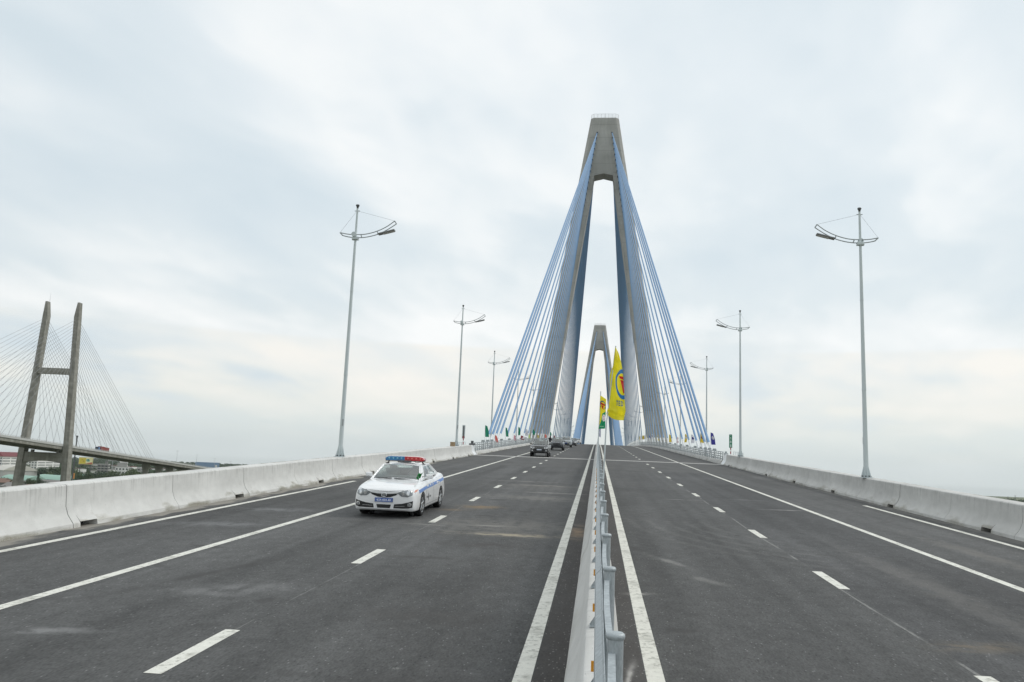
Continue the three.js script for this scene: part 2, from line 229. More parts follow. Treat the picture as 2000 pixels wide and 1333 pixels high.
// ------------------------------------------------------------------ road: asphalt, paint, expansion joints
const road = structure('road');
const DJ = 84;                                           // the joint where the cable-stayed span begins
{
  for (const side of [-1, 1]) {
    const t = asphaltNear[side < 0 ? 0 : 1].map, u = t.userData;
    const near = sweep([[side < 0 ? -12.6 : 0, 0], [side < 0 ? 0 : 12.6, 0]], range(u.d0, u.d0 + u.dl, 4));
    const p = near.attributes.position, uv = near.attributes.uv;
    for (let i = 0; i < p.count; i++) uv.setXY(i, (p.getX(i) - u.x0) / u.w, (-p.getZ(i) - u.d0) / u.dl);
    mesh('asphalt_surface', near, asphaltNear[side < 0 ? 0 : 1], road);
    const prof = [[side < 0 ? -12.6 : 0, 0], [side < 0 ? 0 : 12.6, 0]];
    mesh('asphalt_surface', [sweep(prof, range(62, 760, 120)), sweep(prof, range(-60, -2, 2))], asphaltFar, road);
  }
  const strip = (name, x0, x1, d0, d1, n) => mesh(name, sweep([[x0, 0.004], [x1, 0.004]], range(d0, d1, n)), paint, road);
  for (const s of [-1, 1]) {
    const o = (a, b) => (s < 0 ? [-b, -a] : [a, b]);
    strip('edge_line', ...o(0.63, 0.83), -30, 760, 130);
    strip('edge_line', ...o(8.05, 8.25), -30, 760, 130);
    strip('edge_line', ...o(11.34, 11.54), -30, s < 0 ? 38.9 : 37.2, 12);
    for (let k = -2; k < 34; k++) { const d = 8.72 + 7.4 * k + (s > 0 ? 0.05 : 0); if (d < DJ + 1.4 && d + 2 > DJ - 1.4) continue; strip('lane_dash', ...o(4.5, 4.7), d, d + 1.95, d > 140 ? 2 : 1); }
  }
  for (const d of [DJ, 734]) { mesh('expansion_joint', sweep([[-12.3, 0.007], [12.3, 0.007]], [d - 0.9, d - 0.12]), M.joint, road); mesh('expansion_joint', sweep([[-12.3, 0.007], [12.3, 0.007]], [d + 0.12, d + 0.9]), M.joint, road); mesh('joint_gap', sweep([[-12.3, 0.0055], [12.3, 0.0055]], [d - 0.12, d + 0.12]), M.black, road); }
}
// the box girder below the road, and the approach piers
{
  const deck = structure('bridge_deck');
  const wide = (w) => [[-w, -0.06], [w, -0.06], [w, -0.55], [w - 3.4, -0.9], [6.6, -2.6], [-6.6, -2.6], [-(w - 3.4), -0.9], [-w, -0.55]];
  mesh('girder', sweep(wide(13.35), range(-60, DJ - 0.05, 8), true, true), pylonC, deck);
  mesh('girder', sweep(wide(14.7), range(DJ + 0.05, 734, 60), true, true), pylonC, deck);
  for (const d of [-20, 32, DJ - 4]) mesh('pier', box(9, roadY(d) - 2.7 - GROUND, 2.4, 0, (roadY(d) - 2.7 + GROUND) / 2, -d), pylonC, deck);
}

// ------------------------------------------------------------------ parapets of the approach
const drains = range(2.3, 79.7, 9).map((d) => d); // every 8.6 m
for (const s of [-1, 1]) {
  const p = thing('concrete_parapet', s < 0 ? 'white stained concrete parapet on the left side of the road' : 'pale grey concrete parapet on the right side of the road', 'parapet');
  // new-jersey profile, road side first
  const prof = [[12.32, -0.02], [12.34, 0.1], [12.5, 0.3], [12.58, 0.5], [12.62, 0.98], [12.64, 1.005], [12.67, 1.015], [13.26, 1.015], [13.29, 1.0], [13.3, 0.97], [13.3, -0.02]].map(([x, y]) => [x * s, y]);
  const R = rng(s + 40);
  for (let k = -8; k < 17; k++) {
    const a = -1.1 + k * 5 + (s > 0 ? 2.4 : 0), b = Math.min(a + 4.97, DJ - 1);
    if (b - a < 0.5) continue;
    const dx = (R() - 0.5) * 0.012, dy = (R() - 0.5) * 0.008;
    const drain = drains.find((d) => d > a + 0.4 && d < b - 0.4);
    const P = prof.map(([x, y]) => [x + dx, y + dy]);
    let geo;
    if (drain && drain > 10) { // drain slot through the foot: the wall stands on two feet there
      const w = 0.34, cut = P.map(([x, y]) => [x, Math.max(y, 0.13)]);
      cut[0] = [P[1][0], 0.131]; cut[1] = [P[1][0] + 0.012 * s, 0.15];
      geo = merge([sweep(P, [a, drain - w], true, true), sweep(cut, [drain - w + 0.001, drain + w - 0.001], true, true), sweep(P, [drain + w, b], true, true)]);
    } else geo = sweep(P, [a, b], true, true);
    mesh('wall_segment', toCreasedNormals(geo, 0.5), s < 0 ? parapetL : parapetR, p);
  }
  mesh('joint_filler', sweep([[12.7 * s, 0], [12.95 * s, 0], [12.95 * s, 0.98], [12.7 * s, 0.98]], [-40, DJ - 1], true, true), M.darkSteel, p);
  // end block at the joint, smooth and lighter
  mesh('end_block', toCreasedNormals(sweep(prof.map(([x, y]) => [x, y * 0.985]), [DJ - 0.96, DJ + 0.9], true, true), 0.5), M.sleeve, p);
}

// ------------------------------------------------------------------ median: concrete barrier and steel guardrail on it
{
  const p = thing('median_barrier', 'low white concrete barrier along the middle of the road under the steel guardrail', 'barrier');
  const prof = [[-0.27, -0.01], [-0.265, 0.06], [-0.13, 0.33], [-0.05, 0.82], [-0.035, 0.845], [0.02, 0.855], [0.17, 0.855], [0.19, 0.845], [0.205, 0.82], [0.285, 0.33], [0.36, 0.06], [0.365, -0.01]];
  const R = rng(7);
  for (let k = -6; k < 60; k++) { const a = 1.7 + k * 4, dx = (R() - 0.5) * 0.012; if (a < DJ && a + 4 > DJ) continue; mesh('barrier_segment', toCreasedNormals(sweep(prof.map(([x, y]) => [x + dx, y]), range(a, a + 3.992, a > 140 ? 2 : 1), true, true), 0.4), medianC, p); }
  mesh('barrier_segment', sweep(prof, [81.7, 85.692], true, true), medianC, p);
  for (const [a, b] of [[241.7, 400]]) mesh('barrier_segment', sweep(prof, range(a, b, 20), true, true), medianC, p);
  const gr = thing('median_guardrail', 'galvanised steel guardrail with round capped posts along the median barrier', 'guardrail');
  const postX = 0.135, top = 1.73, N = 118, d0 = 0.25;
  const post = new THREE.CylinderGeometry(0.04, 0.04, top - 0.85 - 0.03, 16).translate(0, (top - 0.85 - 0.03) / 2 + 0.85, 0);
  const postFar = new THREE.CylinderGeometry(0.045, 0.045, top - 0.85, 6).translate(0, (top - 0.85) / 2 + 0.85, 0);
  const cap = new THREE.LatheGeometry([[0.0001, top], [0.036, top - 0.002], [0.046, top - 0.01], [0.048, top - 0.022], [0.045, top - 0.032], [0.04, top - 0.036]].map(([x, y]) => new THREE.Vector2(x, y)), 20);
  const plate = bev(0.17, 0.014, 0.16, 0.004, -0.06, 0.862, 0);
  const gus = (() => { const s = new THREE.Shape(); s.moveTo(-0.11, 0); s.lineTo(0, 0); s.lineTo(0, 0.14); s.lineTo(-0.018, 0.14); s.closePath(); return new THREE.ExtrudeGeometry(s, { depth: 0.012, bevelEnabled: false }).translate(-0.035, 0.868, 0.03); })();
  const bolt = new THREE.CylinderGeometry(0.011, 0.011, 0.03, 8).rotateZ(Math.PI / 2);
  const refl = bev(0.026, 0.075, 0.012, 0.003, -0.106, 1.03, 0.02);
  for (let k = 0; k < N; k++) {
    const d = d0 + 2 * k, near = k < 34;
    const at = (o) => { o.position.set(postX, roadY(d), -d); return o; };
    const po = at(mesh('post', near ? post : postFar, galv, gr));
    if (near) { const c = mesh('cap', cap, galv, po); at(mesh('base_bracket', BRK(), galv, gr)); at(mesh('reflector', refl, M.amber, gr)); if (k < 14) for (const [y, z] of [[1.27, 0.028], [1.13, -0.028]]) mesh('bolt', bolt, M.darkSteel, gr).position.set(postX - 0.06, roadY(d) + y, -d + z); }
  }
  function BRK() { return BRK.g || (BRK.g = merge([plate, gus, gus.clone().translate(0, 0, -0.07)])); }
  // square top tube, one length per bay, sagging slightly inward of the posts
  const y0 = 1.62, bays = N - 1;
  for (let k = 0; k < bays; k++) {
    const a = d0 + 2 * k, P = [[0.1, y0 - 0.018], [0.136, y0 - 0.018], [0.136, y0 + 0.018], [0.1, y0 + 0.018]];
    if (k < 34) { const g = sweep(P, range(a + 0.03, a + 1.97, 4), true, true), q = g.attributes.position; for (let i = 0; i < q.count; i++) { const u = (-q.getZ(i) - a) / 2; q.setX(i, q.getX(i) - 0.012 * Math.sin(Math.PI * u)); } g.computeVertexNormals(); mesh('top_rail', g, galv, gr); }
    else if (k % 12 === 10) mesh('top_rail', sweep(P, range(a, Math.min(a + 24, d0 + 2 * bays), 4), true), galv, gr);
  }
  // corrugated beam on the traffic side
  const W = [[-0.012, 0.985], [-0.02, 1.0], [-0.062, 1.045], [-0.066, 1.09], [-0.03, 1.13], [-0.012, 1.17], [-0.012, 1.23], [-0.03, 1.27], [-0.066, 1.31], [-0.062, 1.355], [-0.02, 1.4], [-0.012, 1.415]];
  const beam = [...W.map(([x, y]) => [x + 0.098, y]), ...W.slice().reverse().map(([x, y]) => [x + 0.103, y])];
  for (let k = 0; k < 30; k++) mesh('guard_beam', sweep(beam, range(d0 + k * 4 - 0.1, d0 + k * 4 + 4.1, 2), true, true), galv, gr).position.x = k % 2 ? 0.004 : 0;
  mesh('guard_beam', sweep(beam, range(d0 + 120, d0 + 2 * bays, 24), true), galv, gr);
}

// ------------------------------------------------------------------ steel railings of the cable-stayed span
for (const s of [-1, 1]) {
  const r = thing('bridge_railing', s < 0 ? 'grey steel bridge railing on a low kerb along the left edge of the cable-stayed span' : 'grey steel bridge railing on a low kerb along the right edge of the cable-stayed span', 'railing');
  const a = DJ + 0.95, b = 734;
  mesh('kerb', toCreasedNormals(sweep([[12.3, -0.02], [12.33, 0.12], [12.42, 0.36], [12.45, 0.38], [12.85, 0.38], [12.87, 0.36], [12.87, -0.02]].map(([x, y]) => [x * s, y]), range(a, b, 120), true, true), 0.5), s < 0 ? parapetL : parapetR, r);
  const rail = (y, h, w, x = 12.5) => [[x * s, y], [(x + w) * s, y], [(x + w) * s, y + h], [x * s, y + h]];
  for (const [y, h, w] of [[0.5, 0.1, 0.06], [0.73, 0.1, 0.06], [0.96, 0.1, 0.06]]) mesh('rail', sweep(rail(y, h, w), range(a, b, 160), true, true), M.steel, r);
  mesh('handrail', sweep(rail(1.17, 0.07, 0.1, 12.56), range(a, b, 160), true, true), galv, r);
  const post = merge([bev(0.05, 0.86, 0.12, 0.006, 12.62 * s, 0.8, 0), bev(0.1, 0.3, 0.09, 0.006, 12.58 * s, 0.53, 0), bev(0.24, 0.02, 0.2, 0.004, 12.64 * s, 0.39, 0)]);
  for (let k = 0; k < 100; k++) { const d = a + 0.5 + 1.6 * k; const m = mesh('post', post, M.steel, r); m.position.set(0, roadY(d), -d); }
}
// ------------------------------------------------------------------ pylons with their stay cables
function loftSections(secs) { // secs: arrays of [x, y, z] rings, bottom to top, closed and capped; uv in metres
  const pos = [], uv = [], idx = [], n = secs[0].length;
  for (let k = 0; k + 1 < secs.length; k++) { let u = 0; for (let i = 0; i < n; i++) {
    const A = secs[k][i], B = secs[k][(i + 1) % n], C = secs[k + 1][(i + 1) % n], D = secs[k + 1][i], b = pos.length / 3, w = Math.hypot(B[0] - A[0], B[2] - A[2]);
    pos.push(...A, ...B, ...C, ...D); uv.push(u, A[1], u + w, B[1], u + w, C[1], u, D[1]); u += w; idx.push(b, b + 1, b + 2, b, b + 2, b + 3);
  } }
  for (const [k, e] of [[0, 0], [secs.length - 1, 1]]) { const b = pos.length / 3, S = secs[k]; for (const p of S) { pos.push(...p); uv.push(p[0], p[2]); } for (let i = 1; i + 1 < n; i++) idx.push(b, b + (e ? i : i + 1), b + (e ? i + 1 : i)); }
  const g = new THREE.BufferGeometry(); g.setAttribute('position', new THREE.Float32BufferAttribute(pos, 3)); g.setAttribute('uv', new THREE.Float32BufferAttribute(uv, 2)); g.setIndex(idx);
  return toCreasedNormals(g.toNonIndexed(), 0.3);
}
const inX = (H) => 2.7 + 0.147 * (88.4 - H), outX = (H) => 4.15 + 0.159 * (106 - H);
const TOP = 106.2, SPLIT = 89;
function pylon(dT, label) {
  const t = thing('bridge_pylon', label, 'pylon', [0, 0, 0], 0, 'A-shaped pylons of the cable-stayed bridge');
  const zc = -dT, hz = (H) => 2.35 + (TOP - H) * 0.011;
  for (const s of [-1, 1]) {
    const ring = (H, i, o) => { const h = hz(H), c = 0.85; return [[i, H, zc + h], [o - c, H, zc + h], [o, H, zc + h - c], [o, H, zc - h + c], [o - c, H, zc - h], [i, H, zc - h]].map(([x, y, z]) => [x * s, y, z]); };
    const deck = roadY(dT) - 2;
    const hs = [...range(deck, SPLIT, 6)].map((H) => ring(H, inX(H), outX(H)));
    const low = ring(GROUND, inX(deck) - 5, outX(deck) - 4);
    mesh('leg', loftSections([low, ...hs]), pylonC, t);
  }
  const head = (H) => { const h = hz(H), c = 0.87, o = outX(H); return [[-(o - c), H, zc + h], [o - c, H, zc + h], [o, H, zc + h - c], [o, H, zc - h + c], [o - c, H, zc - h], [-(o - c), H, zc - h], [-o, H, zc - h + c], [-o, H, zc + h - c]]; };
  const ch = mesh('cross_head', loftSections([head(SPLIT + 0.002), head(97.6), head(TOP)]), pylonC, t);
  for (const s of [-1, 1]) { const h = hz(SPLIT) - 0.006; mesh('soffit_haunch', loftSections([[[0, SPLIT, zc + h], [0.01 * s, SPLIT, zc + h], [0.01 * s, SPLIT, zc - h], [0, SPLIT, zc - h]], [[0, SPLIT - 0.001, zc + h], [2.9 * s, SPLIT - 0.7, zc + h], [2.9 * s, SPLIT - 0.7, zc - h], [0, SPLIT - 0.001, zc - h]], [[0, SPLIT + 0.001, zc + h], [2.9 * s, SPLIT + 0.001, zc + h], [2.9 * s, SPLIT + 0.001, zc - h], [0, SPLIT + 0.001, zc - h]]].slice(1)), pylonC, t); }
  mesh('tie_beam', box(2 * inX(roadY(dT) - 6) + 1.5, 3.2, 4, 0, roadY(dT) - 5, zc), pylonC, t);
  { // inspection railing round the top, a white mesh screen between posts
    const o = outX(TOP) - 0.12, h = hz(TOP) - 0.1, c = 0.8, Y = TOP, poly = [[-(o - c), h], [o - c, h], [o, h - c], [o, -h + c], [o - c, -h], [-(o - c), -h], [-o, -h + c], [-o, h - c]], g = [], screens = [];
    poly.forEach((A, i) => { const B = poly[(i + 1) % 8], n = Math.max(1, Math.round(Math.hypot(B[0] - A[0], B[1] - A[1]) / 1.05));
      for (let k = 0; k < n; k++) { const x = lerp(A[0], B[0], k / n), z = lerp(A[1], B[1], k / n), x2 = lerp(A[0], B[0], (k + 1) / n), z2 = lerp(A[1], B[1], (k + 1) / n); g.push(bar(V(x, Y, zc + z), V(x, Y + 1.3, zc + z), 0.045));
        for (let q = 0; q < 7; q++) screens.push(bar(V(x, Y + 0.25 + q * 0.14, zc + z), V(x2, Y + 0.25 + q * 0.14, zc + z2), 0.012, 0.012, 4)); }
      for (const y of [0.12, 1.28]) g.push(bar(V(A[0], Y + y, zc + A[1]), V(B[0], Y + y, zc + B[1]), 0.04)); });
    mesh('top_railing', g, M.white, ch); mesh('screen', screens, M.white, ch);
    mesh('lightning_rod', [bar(V(0.1, Y, zc), V(0.1, Y + 2.6, zc), 0.05, 0.02)], M.steel, ch);
  }
  // sixteen cables per fan
  const cable = (i, s, dir) => {
    const H = 101.9 - 1.68 * i, x = 2.1 + 0.15 * (101.9 - H);
    const back = [96.5, 100.2, 103.9, 108.6, 117.9, 127.2, 136.5, 145.8, 155.1, 164.4, 173.7, 183, 192.3, 201.6, 210.9, 220];
    const off = dir < 0 ? 234 - back[i] : 14 + (15 - i) * 10.1;
    const d = dT + (dT < 400 ? 1 : -1) * dir * off;
    const A = V(13.35 * s, roadY(d) - 0.1, -d), B = V(x * s, H, zc + (dT < 400 ? -1 : 1) * dir * (hz(H) - 0.4));
    const u = B.clone().sub(A).normalize(), at = (l) => A.clone().addScaledVector(u, l), L = A.distanceTo(B), hw = 2.25 / u.y;
    const c = mesh('stay_cable', bar(at(hw * 0.98), B, 0.152 - (dir < 0 ? 0.005 : 0.0025) * i, 0.152 - (dir < 0 ? 0.005 : 0.0025) * i, 10, true), M.cable, t);
    mesh('anchor_sleeve', [bar(A, at(hw), 0.135, 0.135, 10), bar(at(hw - 0.1), at(hw + 0.05), 0.145, 0.145, 10)], M.sleeve, c);
    mesh('anchor_boot', [bar(at(L - 1.35), at(L - 0.1), 0.19, 0.24, 8)], M.boot, c);
    return d;
  };
  for (const s of [-1, 1]) for (const dir of [-1, 1]) for (let i = 0; i < 16; i++) cable(i, s, dir);
  return t;
}
pylon(234, 'tall near grey concrete A-shaped bridge pylon with two fans of blue stay cables');
pylon(584, 'smaller-looking far grey concrete bridge pylon framed between the legs of the near pylon');

// floodlights for the cables, standing on the kerb outside the railing by each anchorage
{
  const g = merge([bev(0.34, 0.26, 0.2, 0.03, 0, 0.42, 0), bar(V(0, 0, 0), V(0, 0.32, 0), 0.035), bar(V(-0.19, 0.28, 0), V(-0.19, 0.48, 0), 0.02), bar(V(0.19, 0.28, 0), V(0.19, 0.48, 0), 0.02), bev(0.3, 0.02, 0.2, 0.004, 0, 0.01, 0)]);
  const lens = bev(0.28, 0.2, 0.02, 0.004, 0, 0.43, -0.105), ord = ['first', 'second', 'third', 'fourth', 'fifth', 'sixth', 'seventh', 'eighth', 'ninth', 'tenth', 'eleventh', 'twelfth'];
  for (const s of [-1, 1]) [94.2, 98.2, 102, 106.2, 112.5, 122.5, 131.5, 141, 150.5, 160].forEach((d, i) => {
    const f = thing('cable_floodlight', `small grey floodlight, ${ord[i]} from the near end of the ${s < 0 ? 'left' : 'right'} bridge railing`, 'floodlight', [13.0 * s, roadY(d) + 0.86, -d], 0, 'floodlights along the bridge railings');
    mesh('housing', g, M.steel, f); mesh('lens', lens, std(0.3, 0.32, 0.34, 0.15), f); mesh('stand', bar(V(0, -0.95, 0), V(0, 0.01, 0), 0.05), M.steel, f);
  });
}

// ------------------------------------------------------------------ street lamps
const ORD = ['first', 'second', 'third', 'fourth', 'fifth', 'sixth', 'seventh', 'eighth', 'ninth', 'tenth', 'eleventh', 'twelfth', 'thirteenth', 'fourteenth', 'fifteenth', 'sixteenth'];
{
  const H = 13.2, AY = H - 1.55;
  const l = thing('street_lamp', '', 'street lamp', [0, 0, 0], 0, 'street lamps along both edges of the bridge');
  const g8 = (r1, r2, y0, y1) => new THREE.CylinderGeometry(r2, r1, y1 - y0, 10).translate(0, (y0 + y1) / 2, 0);
  mesh('pole', [g8(0.116, 0.094, 0.03, 4.2), g8(0.098, 0.076, 4.2, 8.6), g8(0.08, 0.05, 8.6, H - 0.1), g8(0.104, 0.102, 4.15, 4.26), g8(0.084, 0.083, 8.55, 8.66)], M.pole, l);
  const fins = [0, 1, 2, 3, 4, 5, 6, 7].map((k) => { const s = new THREE.Shape(); s.moveTo(0.09, 0); s.lineTo(0.23, 0); s.lineTo(0.225, 0.05); s.lineTo(0.115, 0.5); s.lineTo(0.09, 0.5); s.closePath(); return new THREE.ExtrudeGeometry(s, { depth: 0.014, bevelEnabled: false }).translate(0, 0.05, -0.007).rotateY((k * Math.PI) / 4); });
  const nuts = [0, 1, 2, 3, 4, 5, 6, 7].map((k) => new THREE.CylinderGeometry(0.03, 0.03, 0.07, 6).translate(0.2, 0.075, 0).rotateY(((k + 0.5) * Math.PI) / 4));
  const bp = mesh('base_plate', [bev(0.5, 0.035, 0.5, 0.006, 0, 0.018, 0), ...fins], M.pole, l); mesh('anchor_bolts', nuts, M.darkSteel, bp);
  mesh('finial', new THREE.LatheGeometry([[0.001, H + 0.1], [0.09, H + 0.08], [0.1, H + 0.03], [0.06, H - 0.04], [0.045, H - 0.16], [0.001, H - 0.16]].map(([x, y]) => new THREE.Vector2(x, y)), 12), M.darkSteel, l);
  const up = [[-0.86, 0.1], [-0.45, 0.02], [0, 0], [0.55, 0.03], [1.15, 0.2], [1.65, 0.45], [2.06, 0.76]].map(([x, y]) => V(x, AY + y, 0));
  const lo = [[-0.7, -0.06], [-0.4, -0.13], [0, -0.17], [0.55, -0.14], [1.2, 0.03], [1.72, 0.3], [2.16, 0.6]].map(([x, y]) => V(x, AY + y, 0));
  mesh('arm', [tube(up, 0.027, 8, 28), tube(lo, 0.027, 8, 28), bar(up[0], lo[0], 0.03), bar(up[6], lo[6], 0.03), bar(up[4], lo[4], 0.03), bar(V(0.28, AY, 0), V(0.34, AY - 0.15, 0), 0.03)], M.steel, l);
  mesh('arm_bracket', [bev(0.34, 0.16, 0.24, 0.03, 0, AY - 0.22, 0), new THREE.CylinderGeometry(0.13, 0.13, 0.1, 16).rotateX(Math.PI / 2).translate(-0.06, AY - 0.02, 0.12)], M.pole, l);
  const lu = mesh('luminaire', bev(0.9, 0.075, 0.32, 0.03), std(0.26, 0.265, 0.27, 0.5), l); lu.position.set(1.66, AY + 0.14, 0); lu.rotation.z = 0.26;
  mesh('lens', bev(0.6, 0.02, 0.24, 0.006, 0.12, -0.052, 0), std(0.5, 0.5, 0.48, 0.3), lu);
  mesh('stay_wire', [bar(V(0.02, H - 0.26, 0), up[6], 0.006), bar(V(-0.02, H - 0.26, 0), up[0], 0.006), bar(V(-0.14, H - 0.26, 0), V(0.14, H - 0.26, 0), 0.022)], M.wire, l);
  const hatch = mesh('service_hatch', bev(0.09, 0.34, 0.02, 0.005, 0.05, 1.75, 0.1), M.steel, l);
  const ds = [41, 75.7]; for (let k = 0; k < 14; k++) ds.push(110 + 34.4 * k);
  let first = true;
  for (const s of [-1, 1]) ds.forEach((d, i) => {
    const o = first ? l : copy(l); first = false;
    const on = d < DJ;
    o.position.set(s * (on ? (s < 0 ? 12.92 : 12.72) : 14.15), roadY(d) + (on ? 1.012 : 0), -d); o.rotation.y = s < 0 ? 0 : Math.PI;
    o.userData.label = `tall grey street lamp, ${ORD[i]} from the camera on the ${s < 0 ? 'left' : 'right'} side`;
  });
  // outer walkway strip that carries the lamps beyond the joint
  for (const s of [-1, 1]) { const w = thing('walkway_kerb', `narrow concrete ledge outside the ${s < 0 ? 'left' : 'right'} bridge railing carrying the cable anchorages`, 'ledge'); mesh('ledge', sweep([[12.9, -0.05], [14.6, -0.05], [14.6, 0.0], [12.9, 0.0]].map(([x, y]) => [x * s, y]), range(DJ + 0.1, 734, 80), true, true), pylonC, w); }
}
// ------------------------------------------------------------------ flags
function clothGeo(f, nu = 10, nv = 18) { const g = new THREE.PlaneGeometry(1, 1, nu, nv), p = g.attributes.position; for (let i = 0; i < p.count; i++) { const q = f(p.getX(i) + 0.5, 0.5 - p.getY(i)); p.setXYZ(i, q[0], q[1], q[2]); } g.computeVertexNormals(); return g; }
function canvasTex(w, h, draw) { const c = document.createElement('canvas'); c.width = w; c.height = h; draw(c.getContext('2d'), w, h); const t = new THREE.CanvasTexture(c); t.colorSpace = THREE.SRGBColorSpace; return t; }
const fabric = (t) => new THREE.MeshPhysicalMaterial({ map: t, roughness: 0.85, side: THREE.DoubleSide, transmission: 0.45, thickness: 0 });
const lineAt = (pts, v) => { const x = v * (pts.length - 1), i = Math.min(pts.length - 2, Math.floor(x)), f = x - i; return [0, 1, 2].map((k) => lerp(pts[i][k], pts[i + 1][k], f)); };
{
  // tall yellow banner on the median
  const d = 20, y = roadY(d), f = thing('banner_flag', 'large yellow vertical banner with blue ring and lettering on the median guardrail', 'flag', [0, 0, 0], 0, 'banner flags on the median guardrail');
  mesh('flag_pole', [bar(V(0.165, y + 0.9, -d), V(0.225, y + 2.9, -d), 0.017), bar(V(0.225, y + 2.9, -d), V(0.415, y + 4.82, -d), 0.014)], M.pole, f);
  const left = [[0.4, y + 4.8], [0.365, y + 4.34], [0.285, y + 4.12], [0.3, y + 3.6], [0.255, y + 3.3], [0.22, y + 3.15]], right = [[0.485, y + 4.66], [0.555, y + 4.4], [0.61, y + 4.0], [0.65, y + 3.62], [0.685, y + 3.25], [0.64, y + 3.02]];
  const t = canvasTex(512, 1024, (c, w, h) => {
    c.fillStyle = '#f6e92a'; c.fillRect(0, 0, w, h);
    c.strokeStyle = '#2f7cc0'; c.lineWidth = 52; c.beginPath(); c.ellipse(460, 480, 225, 160, 0, 0, 7); c.stroke();
    c.fillStyle = '#d4231c'; c.beginPath(); c.moveTo(350, 385); c.lineTo(512, 385); c.lineTo(512, 420); c.lineTo(365, 420); c.fill(); c.beginPath(); c.moveTo(385, 432); c.lineTo(512, 432); c.lineTo(512, 590); c.lineTo(470, 590); c.fill();
    c.fillStyle = '#2f6fa8'; c.save(); c.translate(225, 762); c.scale(1.5, 1.15); c.font = 'bold 86px sans-serif'; c.fillText('TED', 0, 0); c.restore();
    c.strokeStyle = '#b5a81c'; c.lineWidth = 3; for (let k = 0; k < 34; k++) { c.beginPath(); c.moveTo(10, k * 31); c.lineTo(26, k * 31 + 18); c.stroke(); }
  });
  mesh('cloth', clothGeo((u, v) => { const a = lineAt(left.map(([x, q]) => [x, q, 0]), v), b = lineAt(right.map(([x, q]) => [x, q, 0]), v); const sag = 0.1 * Math.sin(Math.PI * u) * sst(0.75, 1, v); return [lerp(a[0], b[0], u), lerp(a[1], b[1], u) - sag * 0.5, -d + 0.07 * Math.sin(u * 5 + v * 9) * (0.25 + u) + 0.035 * Math.sin(u * 9 - v * 24) * sst(0, 0.3, u) + 0.1 * u * Math.sin(v * 5) + 0.03 * Math.sin(v * 38 + u * 3) * sst(0.5, 1, v)]; }, 22, 44), fabric(t), f);
  // second banner farther along
  const d2 = 40, y2 = roadY(d2), f2 = thing('banner_flag', 'yellow and green banner with red mark behind the large yellow banner on the median', 'flag', [0, 0, 0], 0, 'banner flags on the median guardrail');
  mesh('flag_pole', bar(V(0.02, y2 + 0.9, -d2), V(0.13, y2 + 4.7, -d2), 0.022), M.pole, f2);
  const t2 = canvasTex(256, 768, (c, w, h) => {
    c.fillStyle = '#f6e62a'; c.fillRect(0, 0, w, h); c.fillStyle = '#159a6a'; c.beginPath(); c.moveTo(w, 330); c.lineTo(120, 400); c.lineTo(90, 560); c.lineTo(30, 680); c.lineTo(0, h); c.lineTo(w, h); c.fill();
    c.strokeStyle = '#2c5f93'; c.lineWidth = 26; c.beginPath(); c.ellipse(130, 200, 120, 96, 0, 2.4, 7.2); c.stroke(); c.fillStyle = '#c8201c'; c.fillRect(30, 150, 190, 44); c.beginPath(); c.moveTo(60, 205); c.lineTo(170, 205); c.lineTo(110, 300); c.fill(); c.beginPath(); c.moveTo(140, 290); c.lineTo(200, 210); c.lineTo(170, 300); c.fill();
    c.fillStyle = '#f0eef0'; c.beginPath(); c.ellipse(190, 500, 70, 88, 0, 0, 7); c.fill(); c.fillStyle = '#d08aa6'; for (let k = 0; k < 6; k++) { c.beginPath(); c.ellipse(190 + 34 * Math.cos(k), 500 + 44 * Math.sin(k), 12, 14, 0, 0, 7); c.fill(); }
    c.fillStyle = '#cfe9c8'; for (let k = 0; k < 5; k++) c.fillRect(60 + k * 30, 700, 18, 22);
  });
  mesh('cloth', clothGeo((u, v) => [lerp(0.115 - 0.05 * v, 0.4 - 0.02 * v, u), y2 + 4.5 - 1.62 * v - 0.2 * u * (1 - v) + 0.03 * u, -d2 + 0.06 * Math.sin(u * 6 + v * 7) + 0.025 * Math.sin(v * 19)], 14, 30), fabric(t2), f2);
  const d3 = 61, y3 = roadY(d3), f3 = thing('banner_flag', 'small pale banner farthest away on the median guardrail', 'flag', [0, 0, 0], 0, 'banner flags on the median guardrail');
  mesh('flag_pole', bar(V(0.1, y3 + 0.9, -d3), V(0.12, y3 + 3.3, -d3), 0.02), M.pole, f3);
  mesh('cloth', clothGeo((u, v) => [0.12 + 0.14 * u, y3 + 3.25 - 0.8 * v - 0.1 * u, -d3 + 0.05 * Math.sin(u * 5 + v * 9)]), std(0.6, 0.6, 0.72, 0.85), f3);
}
